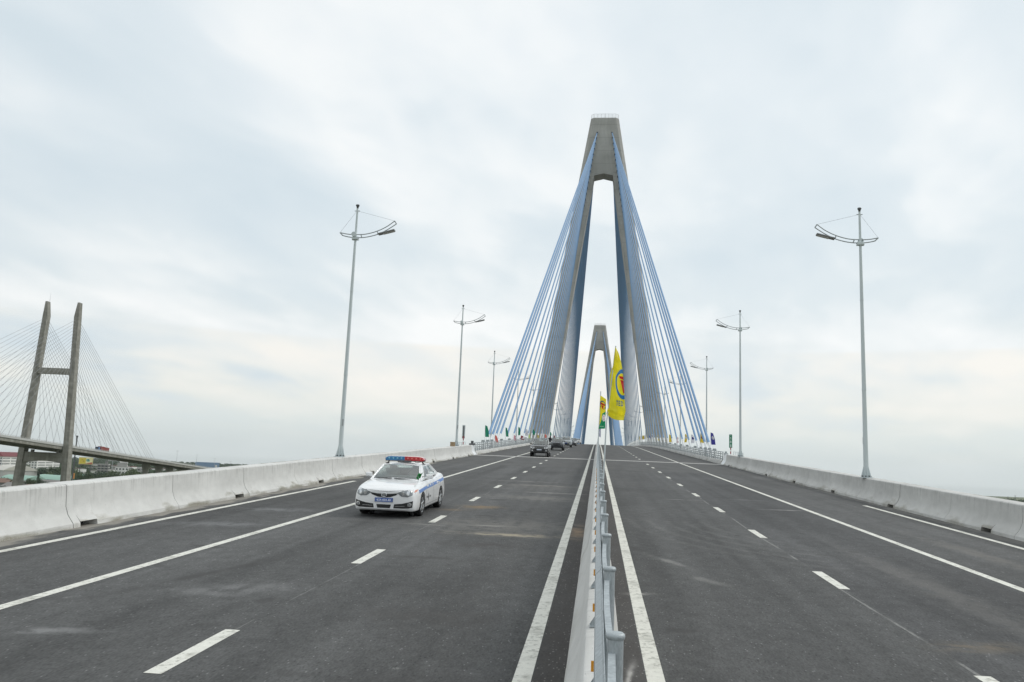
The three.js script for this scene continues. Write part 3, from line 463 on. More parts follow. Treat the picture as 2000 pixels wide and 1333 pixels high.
{
  const C = { green: [0.02, 0.27, 0.16], salmon: [0.85, 0.2, 0.16], pink: [0.85, 0.42, 0.5], crimson: [0.32, 0.02, 0.04], white: [0.74, 0.74, 0.8], lime: [0.6, 0.78, 0.25], mustard: [0.62, 0.5, 0.12], yellow: [0.78, 0.58, 0.06], navy: [0.05, 0.05, 0.3], blush: [0.8, 0.66, 0.68] };
  const mats = Object.fromEntries(Object.entries(C).map(([k, c]) => [k, new THREE.MeshPhysicalMaterial({ color: L3(...c), roughness: 0.85, side: THREE.DoubleSide, transmission: 0.2, thickness: 0 })]));
  const L = [[94.7, 3.11, 1.35, 'green'], [104.2, 1.96, 0.9, 'salmon'], [116.1, 3.0, 1.3, 'green'], [127.9, 1.9, 0.85, 'pink'], [134.9, 3.2, 1.35, 'green'], [140, 1.8, 0.85, 'crimson'], [145, 1.6, 0.6, 'blush'], [148.5, 2.95, 1.25, 'white'], [155.6, 1.95, 0.9, 'lime'], [165, 2.95, 1.1, 'green'], [178.2, 1.95, 0.95, 'mustard'], [192.5, 3.0, 1.2, 'white'], [204.2, 2.2, 1.0, 'salmon'], [226, 3.0, 1.0, 'green'], [240, 2.7, 1.1, 'white'], [247, 2.3, 0.9, 'crimson']];
  const Rr = [[97.1, 3.19, 1.4, 'navy', 'white'], [106.6, 3.07, 1.2, 'yellow', 'crimson'], [117, 2.92, 1.2, 'white', 'navy'], [125.1, 2.98, 1.25, 'yellow', 'white'], [138, 2.5, 1.0, 'blush'], [152.6, 2.85, 1.4, 'yellow'], [168.1, 2.94, 1.2, 'white', 'navy'], [185.5, 2.9, 1.35, 'yellow', 'crimson'], [201.2, 3.1, 1.1, 'white', 'navy'], [213.2, 3.0, 1.1, 'navy'], [222, 3.2, 1.1, 'yellow', 'crimson'], [232, 3.1, 1.1, 'white'], [241, 3.2, 1.2, 'yellow'], [248, 3.2, 1.2, 'yellow'], [256, 3.2, 1.1, 'white'], [262, 3.2, 1.1, 'yellow']];
  const R = rng(77);
  [[-1, L], [1, Rr]].forEach(([s, list]) => list.forEach(([d, top, h, col, motif], i) => {
    const f = thing('small_flag', `small ${col} flag, number ${ORD[i]} from the near end of the ${s < 0 ? 'left' : 'right'} bridge railing`.replace('number ', ''), 'flag', [s * 12.93, roadY(d), -d], 0, s < 0 ? 'flags on the left bridge railing' : 'flags on the right bridge railing');
    mesh('flag_pole', bar(V(0, -0.03, 0), V(0.03, top + 0.03, 0), 0.018, 0.014, 6), M.pole, f);
    const w = 0.34 + R() * 0.22, ph = R() * 6, tw = (R() - 0.5) * 0.25, gather = R() < 0.35 ? 0.55 : 0;
    const shape = (u, v) => { const k = 1 - gather * Math.exp(-Math.pow((v - 0.5) / 0.16, 2)); return [0.03 + (u * w * k + tw * v * v) * (0.55 + 0.45 * Math.min(1, v * 2.2)), top - h * v - 0.1 * u * (1 - v), 0.07 * Math.sin(u * 5 + v * 6 + ph) * (0.3 + u)]; };
    const c = mesh('cloth', clothGeo(shape, 6, 12), mats[col], f);
    if (motif) mesh('emblem', clothGeo((u, v) => { const a = u * Math.PI * 2, q = shape(0.55 + 0.34 * v * Math.cos(a), 0.42 + 0.16 * v * Math.sin(a)); return [q[0], q[1], q[2] + 0.008]; }, 12, 3), mats[motif], c);
  }));
}

// ------------------------------------------------------------------ kilometre signs, service box, maintenance railings
for (const s of [-1, 1]) {
  const d = s < 0 ? 82.6 : 85.6, y = roadY(d);
  const k = thing('kilometre_sign', s < 0 ? 'grey back of a narrow upright road sign on red and white post, left side' : 'narrow green kilometre sign reading 106 on a red and white post at the right parapet', 'road sign', [13.42 * s, y, -d], 0);
  const bands = mesh('post', bar(V(0, 0, 0), V(0, 1.75, 0), 0.05), std(0.75, 0.75, 0.74, 0.5), k);
  for (const yy of [1.05, 1.45]) mesh('red_band', bar(V(0, yy, 0), V(0, yy + 0.24, 0), 0.052), std(0.34, 0.02, 0.03, 0.5), k);
  const p = mesh('panel', bev(0.3, 1.35, 0.03, 0.008, 0, 2.32, 0), s < 0 ? M.pole : std(0.008, 0.2, 0.12, 0.5), k);
  if (s > 0) {
    const t = canvasTex(128, 512, (c, w, h) => { c.fillStyle = '#0a7a58'; c.fillRect(0, 0, w, h); c.fillStyle = '#e8f2ee'; c.textAlign = 'center'; c.font = 'bold 34px sans-serif'; c.fillText('Km', 64, 58); c.font = 'bold 132px sans-serif'; c.fillText('1', 64, 196); c.fillText('0', 64, 334); c.fillText('6', 64, 472); });
    mesh('sign_face', new THREE.PlaneGeometry(0.288, 1.33).translate(0, 2.32, 0.0205), mapped(t, 0.5), p);
  } else { mesh('back_channel', [bev(0.1, 1.2, 0.04, 0.008, 0, 2.32, 0.035)], M.darkSteel, p); mesh('clamp', [bev(0.2, 0.12, 0.05, 0.008, 0, 1.78, 0.05)], std(0.34, 0.02, 0.03, 0.5), p); }
  const dm = 79.6, rl = thing('maintenance_railing', `short low steel railing outside the ${s < 0 ? 'left' : 'right'} parapet below the road sign`, 'railing', [0, 0, 0]);
  const X = 13.62 * s, g = []; for (let q = 0; q < 6; q++) { const dd = dm + q * 1.1; g.push(bar(V(X, roadY(dd) - 0.06, -dd), V(X, roadY(dd) + 1.3, -dd), 0.025)); }
  mesh('posts', g, M.pole, rl); for (const yy of [0.7, 1.28]) mesh('rail', bar(V(X, roadY(dm) + yy, -dm), V(X, roadY(dm + 5.5) + yy, -dm - 5.5), 0.025), M.pole, rl);
  mesh('bracket', box(0.5, 0.12, 5.7, 13.27 * s, roadY(dm + 2.75) - 0.3, -dm - 2.75).rotateX(0), M.steel, rl);
}
{
  const d = 73.9, b = thing('wooden_box', 'small brown box on the left parapet beside the second street lamp', 'box', [-12.95, roadY(d) + 1.016, -d]);
  mesh('case', bev(0.4, 0.34, 0.34, 0.01, 0, 0.17, 0), std(0.36, 0.26, 0.16, 0.9), b); mesh('lid', bev(0.43, 0.05, 0.37, 0.008, 0, 0.366, 0), std(0.45, 0.34, 0.22, 0.9), b);
  const sp = thing('junction_box', 'dark grey equipment box where the left parapet meets the bridge railing', 'box', [-12.75, roadY(DJ + 0.3) + 1.0, -DJ - 0.3]);
  mesh('cover', [bev(0.6, 0.16, 0.5, 0.04, 0, 0.08, 0), bev(0.26, 0.28, 0.26, 0.03, 0, 0.28, 0)], M.darkSteel, sp);
  const sp2 = thing('junction_box', 'dark grey equipment box where the right parapet meets the bridge railing', 'box', [12.75, roadY(DJ + 0.3) + 1.0, -DJ - 0.3]);
  mesh('cover', [bev(0.4, 0.12, 0.4, 0.04, 0, 0.06, 0), bev(0.2, 0.2, 0.2, 0.03, 0, 0.2, 0)], M.steel, sp2);
}

// ------------------------------------------------------------------ the older cable-stayed bridge to the left
{
  const b = thing('old_bridge', 'older distant cable-stayed bridge with H-shaped concrete pylon on the left', 'bridge', [-345, 0, -490], 0.1194);
  const dk = (s) => 5.6 - 0.0535 * s, oldWire = std(0.3, 0.31, 0.32, 0.6);
  const lx = (y) => (y > 6 ? lerp(13.6, 9.6, (y - 6) / 91) : lerp(13.6, 15.6, (6 - y) / 42));
  for (const s of [-1, 1]) {
    const ring = (y, w, dz, c = 0) => { const x = lx(y); return [[x - w + c, y, dz], [x + w, y, dz], [x + w, y, -dz], [x - w + c, y, -dz]].map(([a, q, z]) => [a * s, q, z]); };
    mesh('leg', loftSections([ring(GROUND, 2.0, 2.9), ring(6, 1.75, 2.5), ring(52, 1.55, 2.25), ring(88, 1.45, 2.1), ring(97.4, 1.45, 1.7, 1.5)]), oldC, b);
  }
  mesh('upper_crossbeam', loftSections([[[-11.4, 50.6, 1.9], [11.4, 50.6, 1.9], [11.4, 50.6, -1.9], [-11.4, 50.6, -1.9]], [[-11.2, 54.4, 1.9], [11.2, 54.4, 1.9], [11.2, 54.4, -1.9], [-11.2, 54.4, -1.9]]]), oldC, b);
  { const s = new THREE.Shape(); s.moveTo(-13, 1.2); s.lineTo(13, 1.2); s.lineTo(13, -5.6); s.quadraticCurveTo(0, -2.6, -13, -5.6); s.closePath(); mesh('lower_crossbeam', new THREE.ExtrudeGeometry(s, { depth: 3.6, bevelEnabled: false, curveSegments: 10 }).translate(0, 0, -1.8), oldC, b); }
  mesh('bearing', [box(1.6, 1.5, 1.6, -8, 1.9, 0), box(1.6, 1.5, 1.6, 8, 1.9, 0)], oldC, b);
  const ss = range(-280, 480, 76), dark = oldC, pale = std(0.5, 0.5, 0.48, 0.8);
  const sw = (P) => { const g = sweep(P, ss, true, true, dk); return g; };
  mesh('deck_slab', sw([[-11.9, -0.3], [11.9, -0.3], [11.9, 0], [-11.9, 0]]), oldC, b);
  for (const s of [-1, 1]) { mesh('edge_girder', sw([[9.9, -2.4], [11.6, -2.4], [11.6, -0.31], [9.9, -0.31]].map(([x, y]) => [x * s, y])), dark, b); mesh('parapet', sw([[11.7, 0.01], [12.1, -0.5], [12.1, 0.75], [11.8, 0.75]].map(([x, y]) => [x * s, y])), pale, b);
    mesh('railing', [sw([[11.9, 1.35], [12.0, 1.35], [12.0, 1.43], [11.9, 1.43]].map(([x, y]) => [x * s, y])), sw([[11.9, 1.05], [12.0, 1.05], [12.0, 1.11], [11.9, 1.11]].map(([x, y]) => [x * s, y])), ...range(-250, 450, 280).map((q) => box(0.14, 0.7, 0.14, 11.95 * s, dk(q) + 1.08, -q))], pale, b); }
  mesh('cross_girders', range(-275, 475, 150).map((q) => box(23.3, 1.6, 0.6, 0, dk(q) - 1.12, -q)), oldC, b);
  for (let k = 0; k < 16; k++) for (const s of [-1, 1]) for (const e of [-1, 1]) {
    const H = 55 + 2.05 * k, q = e * (k < 15 ? 14 + 9.2 * k + (k > 12 && e > 0 ? -(k - 12) * 5 : 0) : e > 0 ? 139 : 152), x = lx(H) * s;
    mesh('stay_cable', bar(V(11.75 * s, dk(q) + 0.6, -q), V(x, H, -e * 2.6), 0.085, 0.085, 5, true), oldWire, b);
  }
  for (const q of [152.5, 178.5, 201.5, 231, 262, 295, 330, 366]) { const h = dk(q) - 3 - GROUND; mesh('pier', loftSections([[[-1.6, GROUND, 1.5 - q], [1.6, GROUND, 1.5 - q], [1.6, GROUND, -1.5 - q], [-1.6, GROUND, -1.5 - q]], [[-1.8, GROUND + h - 5, 1.5 - q], [1.8, GROUND + h - 5, 1.5 - q], [1.8, GROUND + h - 5, -1.5 - q], [-1.8, GROUND + h - 5, -1.5 - q]], [[-3.4, GROUND + h, 1.5 - q], [3.4, GROUND + h, 1.5 - q], [3.4, GROUND + h, -1.5 - q], [-3.4, GROUND + h, -1.5 - q]]]), oldC, b); }
  mesh('lightning_rod', bar(V(-9.2, 97.3, 0), V(-9.2, 103, 0), 0.09, 0.04), M.wire, b);
  // lorry and lamps on it
  const W = (x, y, z) => b.localToWorld(V(x, y, z)); b.updateMatrixWorld();
  { const q = 63, at = W(6.5, dk(q), -q); const t = thing('container_lorry', 'blue cab lorry with two red containers crossing the old bridge', 'lorry', [at.x, at.y, at.z], 0.1194);
    const tilt = new THREE.Group(); const red = std(0.26, 0.06, 0.05, 0.7), blue = std(0.12, 0.22, 0.4, 0.5);
    const roll = (m) => { m.rotation.x = Math.atan(-0.058); return m; };
    roll(mesh('cab', [bev(2.5, 2.6, 2.2, 0.15, 0, 2.1, 9.2), bev(2.4, 0.9, 3.2, 0.1, 0, 1.2, 8.4)], blue, t)); roll(mesh('windscreen', bev(2.2, 0.95, 0.06, 0.02, 0, 2.6, 10.33), M.black, t));
    roll(mesh('container', bev(2.44, 2.6, 6.1, 0.04, 0, 2.75, 3.6), red, t)); roll(mesh('container', bev(2.44, 2.4, 6.1, 0.04, 0, 2.65, -2.7), red, t)); roll(mesh('trailer_frame', box(2.3, 0.3, 14, 0, 1.25, 0.8), M.darkSteel, t));
    for (const z of [9.4, 6, 4.8, -2.2, -3.5, -4.8]) for (const s of [-1, 1]) roll(mesh('wheel', new THREE.CylinderGeometry(0.5, 0.5, 0.35, 14).rotateZ(Math.PI / 2).translate(1.05 * s, 0.52, z), M.rubber, t)); }
  [[186, 'nearest the end of its cables'], [233, 'second beyond its cables'], [282, 'third beyond its cables'], [330, 'farthest']].forEach(([q, w]) => { const at = W(11.3, dk(q), -q), l = thing('distant_lamp_post', `thin pale lamp post on the old bridge, ${w}`, 'lamp post', [at.x, at.y, at.z], 0, 'lamp posts on the old bridge'); mesh('pole', bar(V(0, 0, 0), V(0, 10.5, 0), 0.12, 0.08, 6), M.wire, l); mesh('lamp_head', [box(2.4, 0.14, 0.3, 0, 10.5, 0)], M.wire, l); });
}
// ------------------------------------------------------------------ the town beyond the old bridge
const wallM = (v, s) => { const t = tex(256, 256, (i, j, o) => { const q = v + (fbm(i / 32, j / 32, 4, s, 8, 8) - 0.5) * 26 + (fbm(i / 5, j / 60, 3, s + 3, 51, 4) - 0.5) * 16; o[0] = q + 1; o[1] = q; o[2] = q - 4; }); t.repeat.set(1 / 12, 1 / 12); return mapped(t, 0.9); };
const W_ = { white: wallM(226, 1), grey: wallM(168, 2), beige: wallM(190, 3), dim: wallM(128, 4) };
const glassDark = std(0.07, 0.08, 0.09, 0.25);
// a block with rows of recessed windows on the faces towards the road (+x, +z and -z)
function block(name, label, [x, z], ry, [w, top, l], floors, cols, mat, o = {}) {
  const b = thing(name, label, 'building', [x, GROUND, z], ry), h = top - GROUND;
  mesh('wall', box(w, h, l, 0, h / 2, 0), mat, b);
  const fh = o.fh || 3.4, wh = fh * 0.42, rows = floors;
  for (let f = 0; f < rows; f++) {
    const y = h - (o.drop || 1.6) - f * fh - wh / 2;
    const n = cols, cw = l / n;
    for (let k = 0; k < n; k++) { if (o.gap && k % o.gap === o.gap - 1) continue; mesh('window', box(0.24, wh, cw * 0.6, w / 2 + 0.02, y, -l / 2 + cw * (k + 0.5)), glassDark, b); }
    const m = Math.max(1, Math.round(w / cw));
    for (let k = 0; k < m; k++) mesh('window', box((w / m) * 0.5, wh, 0.24, -w / 2 + (w / m) * (k + 0.5), y, l / 2 + 0.02), glassDark, b);
    if (o.bands) mesh('floor_band', box(w + 0.5, 0.3, l + 0.5, 0, y + wh / 2 + 0.9, 0), W_.white, b);
  }
  if (o.hip) { const a = w / 2 + 1, c = l / 2 + 1, r = o.hip; const g = loftSections([[[-a, h, c], [a, h, c], [a, h, -c], [-a, h, -c]], [[-0.2, h + r, c - a * 0.8], [0.2, h + r, c - a * 0.8], [0.2, h + r, -c + a * 0.8], [-0.2, h + r, -c + a * 0.8]]]); mesh('roof', g, o.roof, b); }
  else mesh('roof', [box(w + 0.6, 0.5, l + 0.6, 0, h + 0.25, 0)], o.roof || W_.grey, b);
  return b;
}
const redRoof = std(0.17, 0.045, 0.05, 0.9), greenRoof = std(0.3, 0.46, 0.38, 0.7), rust = std(0.2, 0.13, 0.1, 0.95), rust2 = std(0.26, 0.17, 0.14, 0.95), greyRoof = std(0.22, 0.21, 0.2, 0.95);
{
  const ang = Math.atan2(50, 180);
  block('apartment_block', 'long white apartment block with dark red hipped roof, left part, behind the old bridge pylon', [-812, -1078], ang, [16, -8.4, 78], 5, 20, W_.white, { hip: 6, roof: redRoof, gap: 7, bands: true, fh: 3.7 });
  block('apartment_block', 'white apartment block with dark red roof seen between the legs of the old pylon', [-846, -1200], ang, [16, -10.6, 92], 5, 24, W_.white, { hip: 3.4, roof: redRoof, gap: 8, bands: true, fh: 3.7 });
  const wb = block('white_building', 'white building with a square rooftop tower right of the billboard', [-588, -984], 0.5, [15, -14.6, 22], 4, 6, W_.white, { fh: 4.2 });
  const h = -14.6 - GROUND; mesh('tower', box(9, 6.2, 8, 1, h + 3.3, -6), W_.white, wb); for (const k of [-1, 1]) mesh('window', box(0.24, 2, 1.6, 5.55, h + 3.4, -6 + 1.9 * k), glassDark, wb); mesh('tower_roof', box(10.4, 0.6, 9.4, 1, h + 6.7, -6), W_.white, wb); mesh('upper_storey', box(11, 5, 11, 0, h + 2.6, 4.5), W_.grey, wb);
  block('grey_building', 'weathered grey building with an open rooftop frame beside the billboard', [-655, -1052], 0.4, [13, -13.2, 15], 4, 4, W_.dim, { bands: true }); 
  block('grey_building', 'pale grey building partly behind the first pier of the old bridge', [-571, -1002], 0.5, [13, -15, 26], 4, 6, W_.grey, { bands: true });
  const rb = thing('rooftop_frame', 'concrete stair tower on the weathered grey building', 'building', [-655, -13, -1052], 0.4); mesh('frame', [box(3, 4.2, 3, 3, 1.8, 0), box(4, 0.5, 4, 3, 4.2, 0)], W_.dim, rb);
  // low houses at the foot of the old pylon
  const R = rng(15);
  for (let k = 0; k < 16; k++) {
    const d = 690 + R() * 110, x = -d * (0.665 + R() * 0.105), w = 9 + R() * 8, l = 12 + R() * 16, hh = 4 + R() * 4;
    const b = thing('low_house', `low house with ${['rust brown', 'faded brown', 'grey'][k % 3]} sheet roof near the foot of the old bridge pylon`, 'house', [x, GROUND, -d], R() * 3, 'low houses at the foot of the old bridge'); 
    mesh('wall', box(w, hh, l, 0, hh / 2, 0), W_.dim, b); const s = new THREE.Shape(); s.moveTo(-w / 2 - 0.7, hh - 0.1); s.lineTo(w / 2 + 0.7, hh - 0.1); s.lineTo(0, hh + w * 0.2); s.closePath(); mesh('roof', new THREE.ExtrudeGeometry(s, { depth: l + 1, bevelEnabled: false }).translate(0, 0, -l / 2 - 0.5), [rust, rust2, greyRoof][k % 3], b);
    mesh('door', box(0.2, 2.2, 1.2, w / 2 + 0.05, 1.1, 1), M.darkSteel, b);
  }
  const shed = (name, label, x, z, ry, w, l, eave, rise, roof) => { const b = thing(name, label, 'shed', [x, GROUND, z], ry), e = eave - GROUND; mesh('wall', box(w, e, l, 0, e / 2, 0), W_.beige, b); const s = new THREE.Shape(); s.moveTo(-w / 2 - 0.8, e - 0.05); s.lineTo(w / 2 + 0.8, e - 0.05); s.quadraticCurveTo(w / 4, e + rise, 0, e + rise); s.quadraticCurveTo(-w / 4, e + rise, -w / 2 - 0.8, e - 0.05); mesh('roof', new THREE.ExtrudeGeometry(s, { depth: l + 1.4, bevelEnabled: false, curveSegments: 8 }).translate(0, 0, -l / 2 - 0.7), roof, b); mesh('door', box(0.3, 4, 5, w / 2 + 0.1, 2, 0), M.steel, b); };
  shed('white_shed', 'large industrial shed with curved cream roof left of the old pylon', -672, -905, 0.9, 34, 46, -22, 6, std(0.6, 0.58, 0.52, 0.7));
  shed('green_roof_shed', 'long shed with pale green roof left of the old pylon leg', -588, -806, 1.2, 22, 44, -28.5, 4.4, greenRoof);
  shed('green_roof_shed', 'long shed with pale green roof between the legs of the old pylon', -566, -828, 1.1, 22, 52, -27.5, 4.4, greenRoof);
  shed('green_roof_shed', 'raised pale green roof section right of the conifer', -562, -850, 1.1, 12, 30, -23.6, 2.4, greenRoof);
}
{ // billboards
  const bb = thing('billboard', 'large yellow billboard on posts between the old bridge pylon and its first pier', 'billboard', [-650, GROUND, -1004], 0.45);
  const t = canvasTex(512, 288, (c, w, h) => { c.fillStyle = '#d8c95a'; c.fillRect(0, 0, w, h); c.fillStyle = '#f0e9b8'; c.fillRect(12, 12, w - 24, h - 24); c.fillStyle = '#e0cb4c'; c.fillRect(20, 20, 230, h - 40); c.fillStyle = '#7fb6a0'; c.beginPath(); c.ellipse(330, 120, 70, 56, 0.3, 0, 7); c.fill(); c.fillStyle = '#4d8f86'; c.beginPath(); c.ellipse(350, 100, 30, 34, 0, 0, 7); c.fill(); c.fillStyle = '#b99a2c'; c.fillRect(90, 90, 60, 26); c.fillRect(150, 140, 46, 40); c.fillStyle = '#c05a48'; c.beginPath(); c.moveTo(200, h - 20); c.lineTo(w - 20, h - 90); c.lineTo(w - 20, h - 20); c.fill(); });
  mesh('panel', bev(16.5, 9, 0.8, 0.05, 0, 26.8, 0), std(0.5, 0.47, 0.36, 0.8), bb); mesh('poster', new THREE.PlaneGeometry(16, 8.5).translate(0, 26.8, 0.42), mapped(t, 0.8), bb);
  for (const x of [-6, 6]) mesh('post', bar(V(x, 0, -0.6), V(x, 26, -0.6), 0.5), M.darkSteel, bb);
  mesh('catwalk', [box(17, 0.4, 1.6, 0, 22, 0.3), box(17, 0.12, 0.12, 0, 22.9, 1.0)], rust, bb);
  const b2 = thing('billboard', 'blue and white billboard beyond the far end of the old bridge', 'billboard', [-440, GROUND, -906], 0.35);
  mesh('panel', bev(26, 8, 0.8, 0.05, 0, 28, 0), std(0.24, 0.34, 0.48, 0.8), b2); mesh('white_strip', [box(20, 1.8, 0.2, 0, 25.4, 0.45), box(2.2, 2.4, 0.2, 9.6, 28, 0.45)], W_.white, b2); for (const x of [-9, 0, 9]) mesh('post', bar(V(x, 0, -0.5), V(x, 32, -0.5), 0.4), M.steel, b2);
  const sg = thing('roof_sign', 'white elevated letter-row sign on a thin mast over the town', 'sign', [-795, GROUND, -1300], 0.4); mesh('mast', bar(V(0, 0, 0), V(0, 25, 0), 0.4), M.steel, sg); for (let k = 0; k < 6; k++) mesh('letter_panel', bev(1.9, 3.2, 0.4, 0.05, -6.2 + 2.5 * k, 26.4, 0), W_.grey, sg); mesh('frame', box(16.4, 0.3, 0.3, 0, 24.7, 0), M.steel, sg);
  // piling rig behind the old bridge
  const rg = thing('piling_rig', 'tall dark mast of an orange piling rig behind the old bridge', 'crane', [-477.5, GROUND, -720], 0.6);
  mesh('mast', [box(1.1, 50, 1.1, 0, 27, 0), box(1.6, 1.6, 2, 0, 52, 0.3)], M.darkSteel, rg); mesh('body', [bev(4, 3.6, 6.4, 0.3, 0.6, 3.4, -3.4), bev(1.8, 5, 1.8, 0.2, 0.9, 16, -0.4)], std(0.62, 0.28, 0.07, 0.6), rg); mesh('hydraulic_strut', bar(V(0.5, 4, -4), V(0.2, 24, -0.4), 0.3), M.steel, rg); for (const s of [-1, 1]) mesh('track', bev(0.9, 1.3, 6.6, 0.4, 1.7 * s, 0.65, -3), M.rubber, rg);
}

// trees: trunk, limbs and a crown of leaf clumps
const leafMats = [[0.05, 0.085, 0.032], [0.066, 0.1, 0.038], [0.04, 0.07, 0.034], [0.088, 0.12, 0.045]].map(([r, g, b]) => new THREE.MeshPhysicalMaterial({ color: L3(r, g, b), roughness: 0.95, side: THREE.DoubleSide, transmission: 0.25, thickness: 0 }));
const bark = std(0.09, 0.075, 0.055, 0.95);
function treeGeo(seed, h, r, lobes, leaves, size) {
  const R = rng(seed), pos = [], C = Array.from({ length: lobes }, () => { const a = R() * 6.28, q = Math.sqrt(R()) * r * 0.72; return [Math.cos(a) * q, h * (0.42 + R() * 0.42), Math.sin(a) * q, r * (0.3 + R() * 0.3)]; });
  for (let k = 0; k < leaves; k++) {
    const c = C[Math.floor(R() * lobes)], u = R() * 2 - 1, a = R() * 6.28, s = Math.sqrt(1 - u * u), rr = c[3] * Math.pow(R(), 0.4);
    const o = [c[0] + Math.cos(a) * s * rr, c[1] + u * rr * 0.85, c[2] + Math.sin(a) * s * rr];
    for (let v = 0; v < 3; v++) pos.push(o[0] + (R() - 0.5) * size, o[1] + (R() - 0.5) * size, o[2] + (R() - 0.5) * size);
  }
  const g = new THREE.BufferGeometry(); g.setAttribute('position', new THREE.Float32BufferAttribute(pos, 3)); g.computeVertexNormals();
  const trunk = [bar(V(0, 0, 0), V(0.1, h * 0.5, 0), r * 0.07, r * 0.045, 7), ...C.slice(0, 5).map((c) => bar(V(0.05, h * 0.3, 0), V(c[0], c[1], c[2]), r * 0.04, r * 0.012, 5))];
  return [g, merge(trunk)];
}
const trees = [0, 1, 2, 3, 4].map((k) => treeGeo(100 + k, 14 + k, 6.5 + (k % 3), 9 + k, 1500, 1.5));
function tree(x, d, scale, kind, mat, label, group) { const t = thing('broadleaf_tree', label, 'tree', [x, GROUND, -d], kind * 1.7 + x, group); mesh('crown', trees[kind][0], leafMats[mat], t); mesh('trunk', trees[kind][1], bark, t); t.scale.setScalar(scale); }
{
  const R = rng(3);
  for (let k = 0; k < 22; k++) { const d = 900 + R() * 120, r = 0.655 + (k / 22) * 0.085 + (R() - 0.5) * 0.006; tree(-d * r, d, 0.85 + R() * 0.3, k % 5, k % 4, 'mid green tree in the belt before the white apartment blocks', 'trees before the apartment blocks'); }
  for (let k = 0; k < 34; k++) { const d = 760 + R() * 190, r = 0.555 + (k / 34) * 0.105 + (R() - 0.5) * 0.008; tree(-d * r, d, 0.85 + R() * 0.45, k % 5, (k * 3) % 4, 'dark green tree in the grove right of the old bridge pylon', 'trees right of the old pylon'); }
  for (let k = 0; k < 16; k++) { const d = 800 + R() * 200, r = 0.44 + (k / 16) * 0.11; tree(-d * r, d, 0.85 + R() * 0.3, k % 5, k % 3, 'green tree among the piers of the old bridge', 'trees among the old bridge piers'); }
  for (let k = 0; k < 9; k++) { const d = 700 + R() * 90, r = 0.68 + (k / 9) * 0.09; tree(-d * r, d, 0.55 + R() * 0.2, k % 5, k % 3, 'small tree among the low houses at the foot of the old pylon', 'trees among the low houses'); }
  // conifer
  const c = thing('conifer_tree', 'dark pointed conifer between the legs of the old bridge pylon', 'tree', [-539, GROUND, -760]);
  const pos = [], Q = rng(8); for (let k = 0; k < 1500; k++) { const h = Math.pow(Q(), 0.8), rr = (1 - h) * 2.9 * Math.sqrt(Q()) + 0.15, a = Q() * 6.28, o = [Math.cos(a) * rr, 2 + h * 16.4, Math.sin(a) * rr]; for (let v = 0; v < 3; v++) pos.push(o[0] + (Q() - 0.5) * 0.9, o[1] + (Q() - 0.5) * 0.9, o[2] + (Q() - 0.5) * 0.9); }
  const g = new THREE.BufferGeometry(); g.setAttribute('position', new THREE.Float32BufferAttribute(pos, 3)); g.computeVertexNormals(); mesh('crown', g, leafMats[2], c); mesh('trunk', bar(V(0, 0, 0), V(0, 15, 0), 0.35, 0.08), bark, c);
  // far woods as one mass each side, and scattered roofs in it
  const wood = (name, label, n, place, seed) => { const q = rng(seed), geo = treeGeo(seed, 10, 7, 5, 130, 3.2)[0], im = new THREE.InstancedMesh(geo, leafMats[0], n), m = new THREE.Matrix4(); for (let k = 0; k < n; k++) { const [x, d, s] = place(q); m.compose(V(x, GROUND, -d), new THREE.Quaternion().setFromAxisAngle(V(0, 1, 0), q() * 6), V(s, s, s)); im.setMatrixAt(k, m); } im.name = numbered(name); tag(im, label, 'trees', null, 'stuff'); im.castShadow = im.receiveShadow = true; scene.add(im); };
  wood('far_wood', 'hazy far belt of trees beyond the town on the left', 3600, (q) => { const d = 1250 + Math.pow(q(), 1.2) * 2400; return [-d * (0.25 + q() * 0.58), d, 0.7 + q() * 0.5]; }, 61);
  wood('far_wood', 'dark far tree line at the right horizon', 900, (q) => { const a = q() * 6.28, e = Math.sqrt(q()) * 0.97; return [1350 + Math.cos(a + 0.6) * e * 520, 1950 + Math.sin(a) * e * 400, 0.9 + q() * 0.6]; }, 62);
  for (let k = 0; k < 46; k++) { const d = 1020 + R() * 700, r = 0.47 + R() * 0.19, h = 8 + R() * 6, b = thing('far_house', `small far ${k % 2 ? 'white' : 'grey'} house among the trees beyond the old bridge`, 'house', [-d * r, GROUND, -d], R() * 3, 'far houses among the trees'); mesh('wall', box(10 + R() * 10, h, 12, 0, h / 2, 0), k % 2 ? W_.white : W_.grey, b); mesh('roof', box(14, 0.8, 13, 0, h + 0.4, 0), k % 3 ? greyRoof : redRoof, b); }
  // power pylons on the right horizon
  [[1906, 0.4284], [1917, 0.4346], [1937, 0.4459], [1956, 0.4562], [1969, 0.4635], [1983, 0.4712]].forEach(([, r], i) => {
    const d = 1950 + (i % 3) * 60, h = [15, 18, 19, 16, 21, 24][i], t = thing('power_pylon', `thin grey lattice power pylon on the right horizon, ${ORD[i]} from the left`, 'pylon', [d * r, GROUND, -d], 0.4, 'power pylons on the right horizon'), g = [];
    for (const a of [-1, 1]) for (const c of [-1, 1]) g.push(bar(V(1.6 * a, 0, 1.6 * c), V(0.3 * a, h, 0.3 * c), 0.16, 0.1, 4));
    for (let k = 0; k < 5; k++) { const y = (h * k) / 5, y2 = (h * (k + 1)) / 5, w = lerp(1.6, 0.3, k / 5), w2 = lerp(1.6, 0.3, (k + 1) / 5); for (const c of [-1, 1]) g.push(bar(V(-w, y, w * c), V(w2, y2, w2 * c), 0.09, 0.09, 4), bar(V(w * c, y, -w), V(w2 * c, y2, w2), 0.09, 0.09, 4)); }
    mesh('lattice', g, M.darkSteel, t); mesh('cross_arm', [box(7, 0.3, 0.4, 0, h - 1, 0), box(5, 0.3, 0.4, 0, h - 4, 0)], M.darkSteel, t);
  });
}
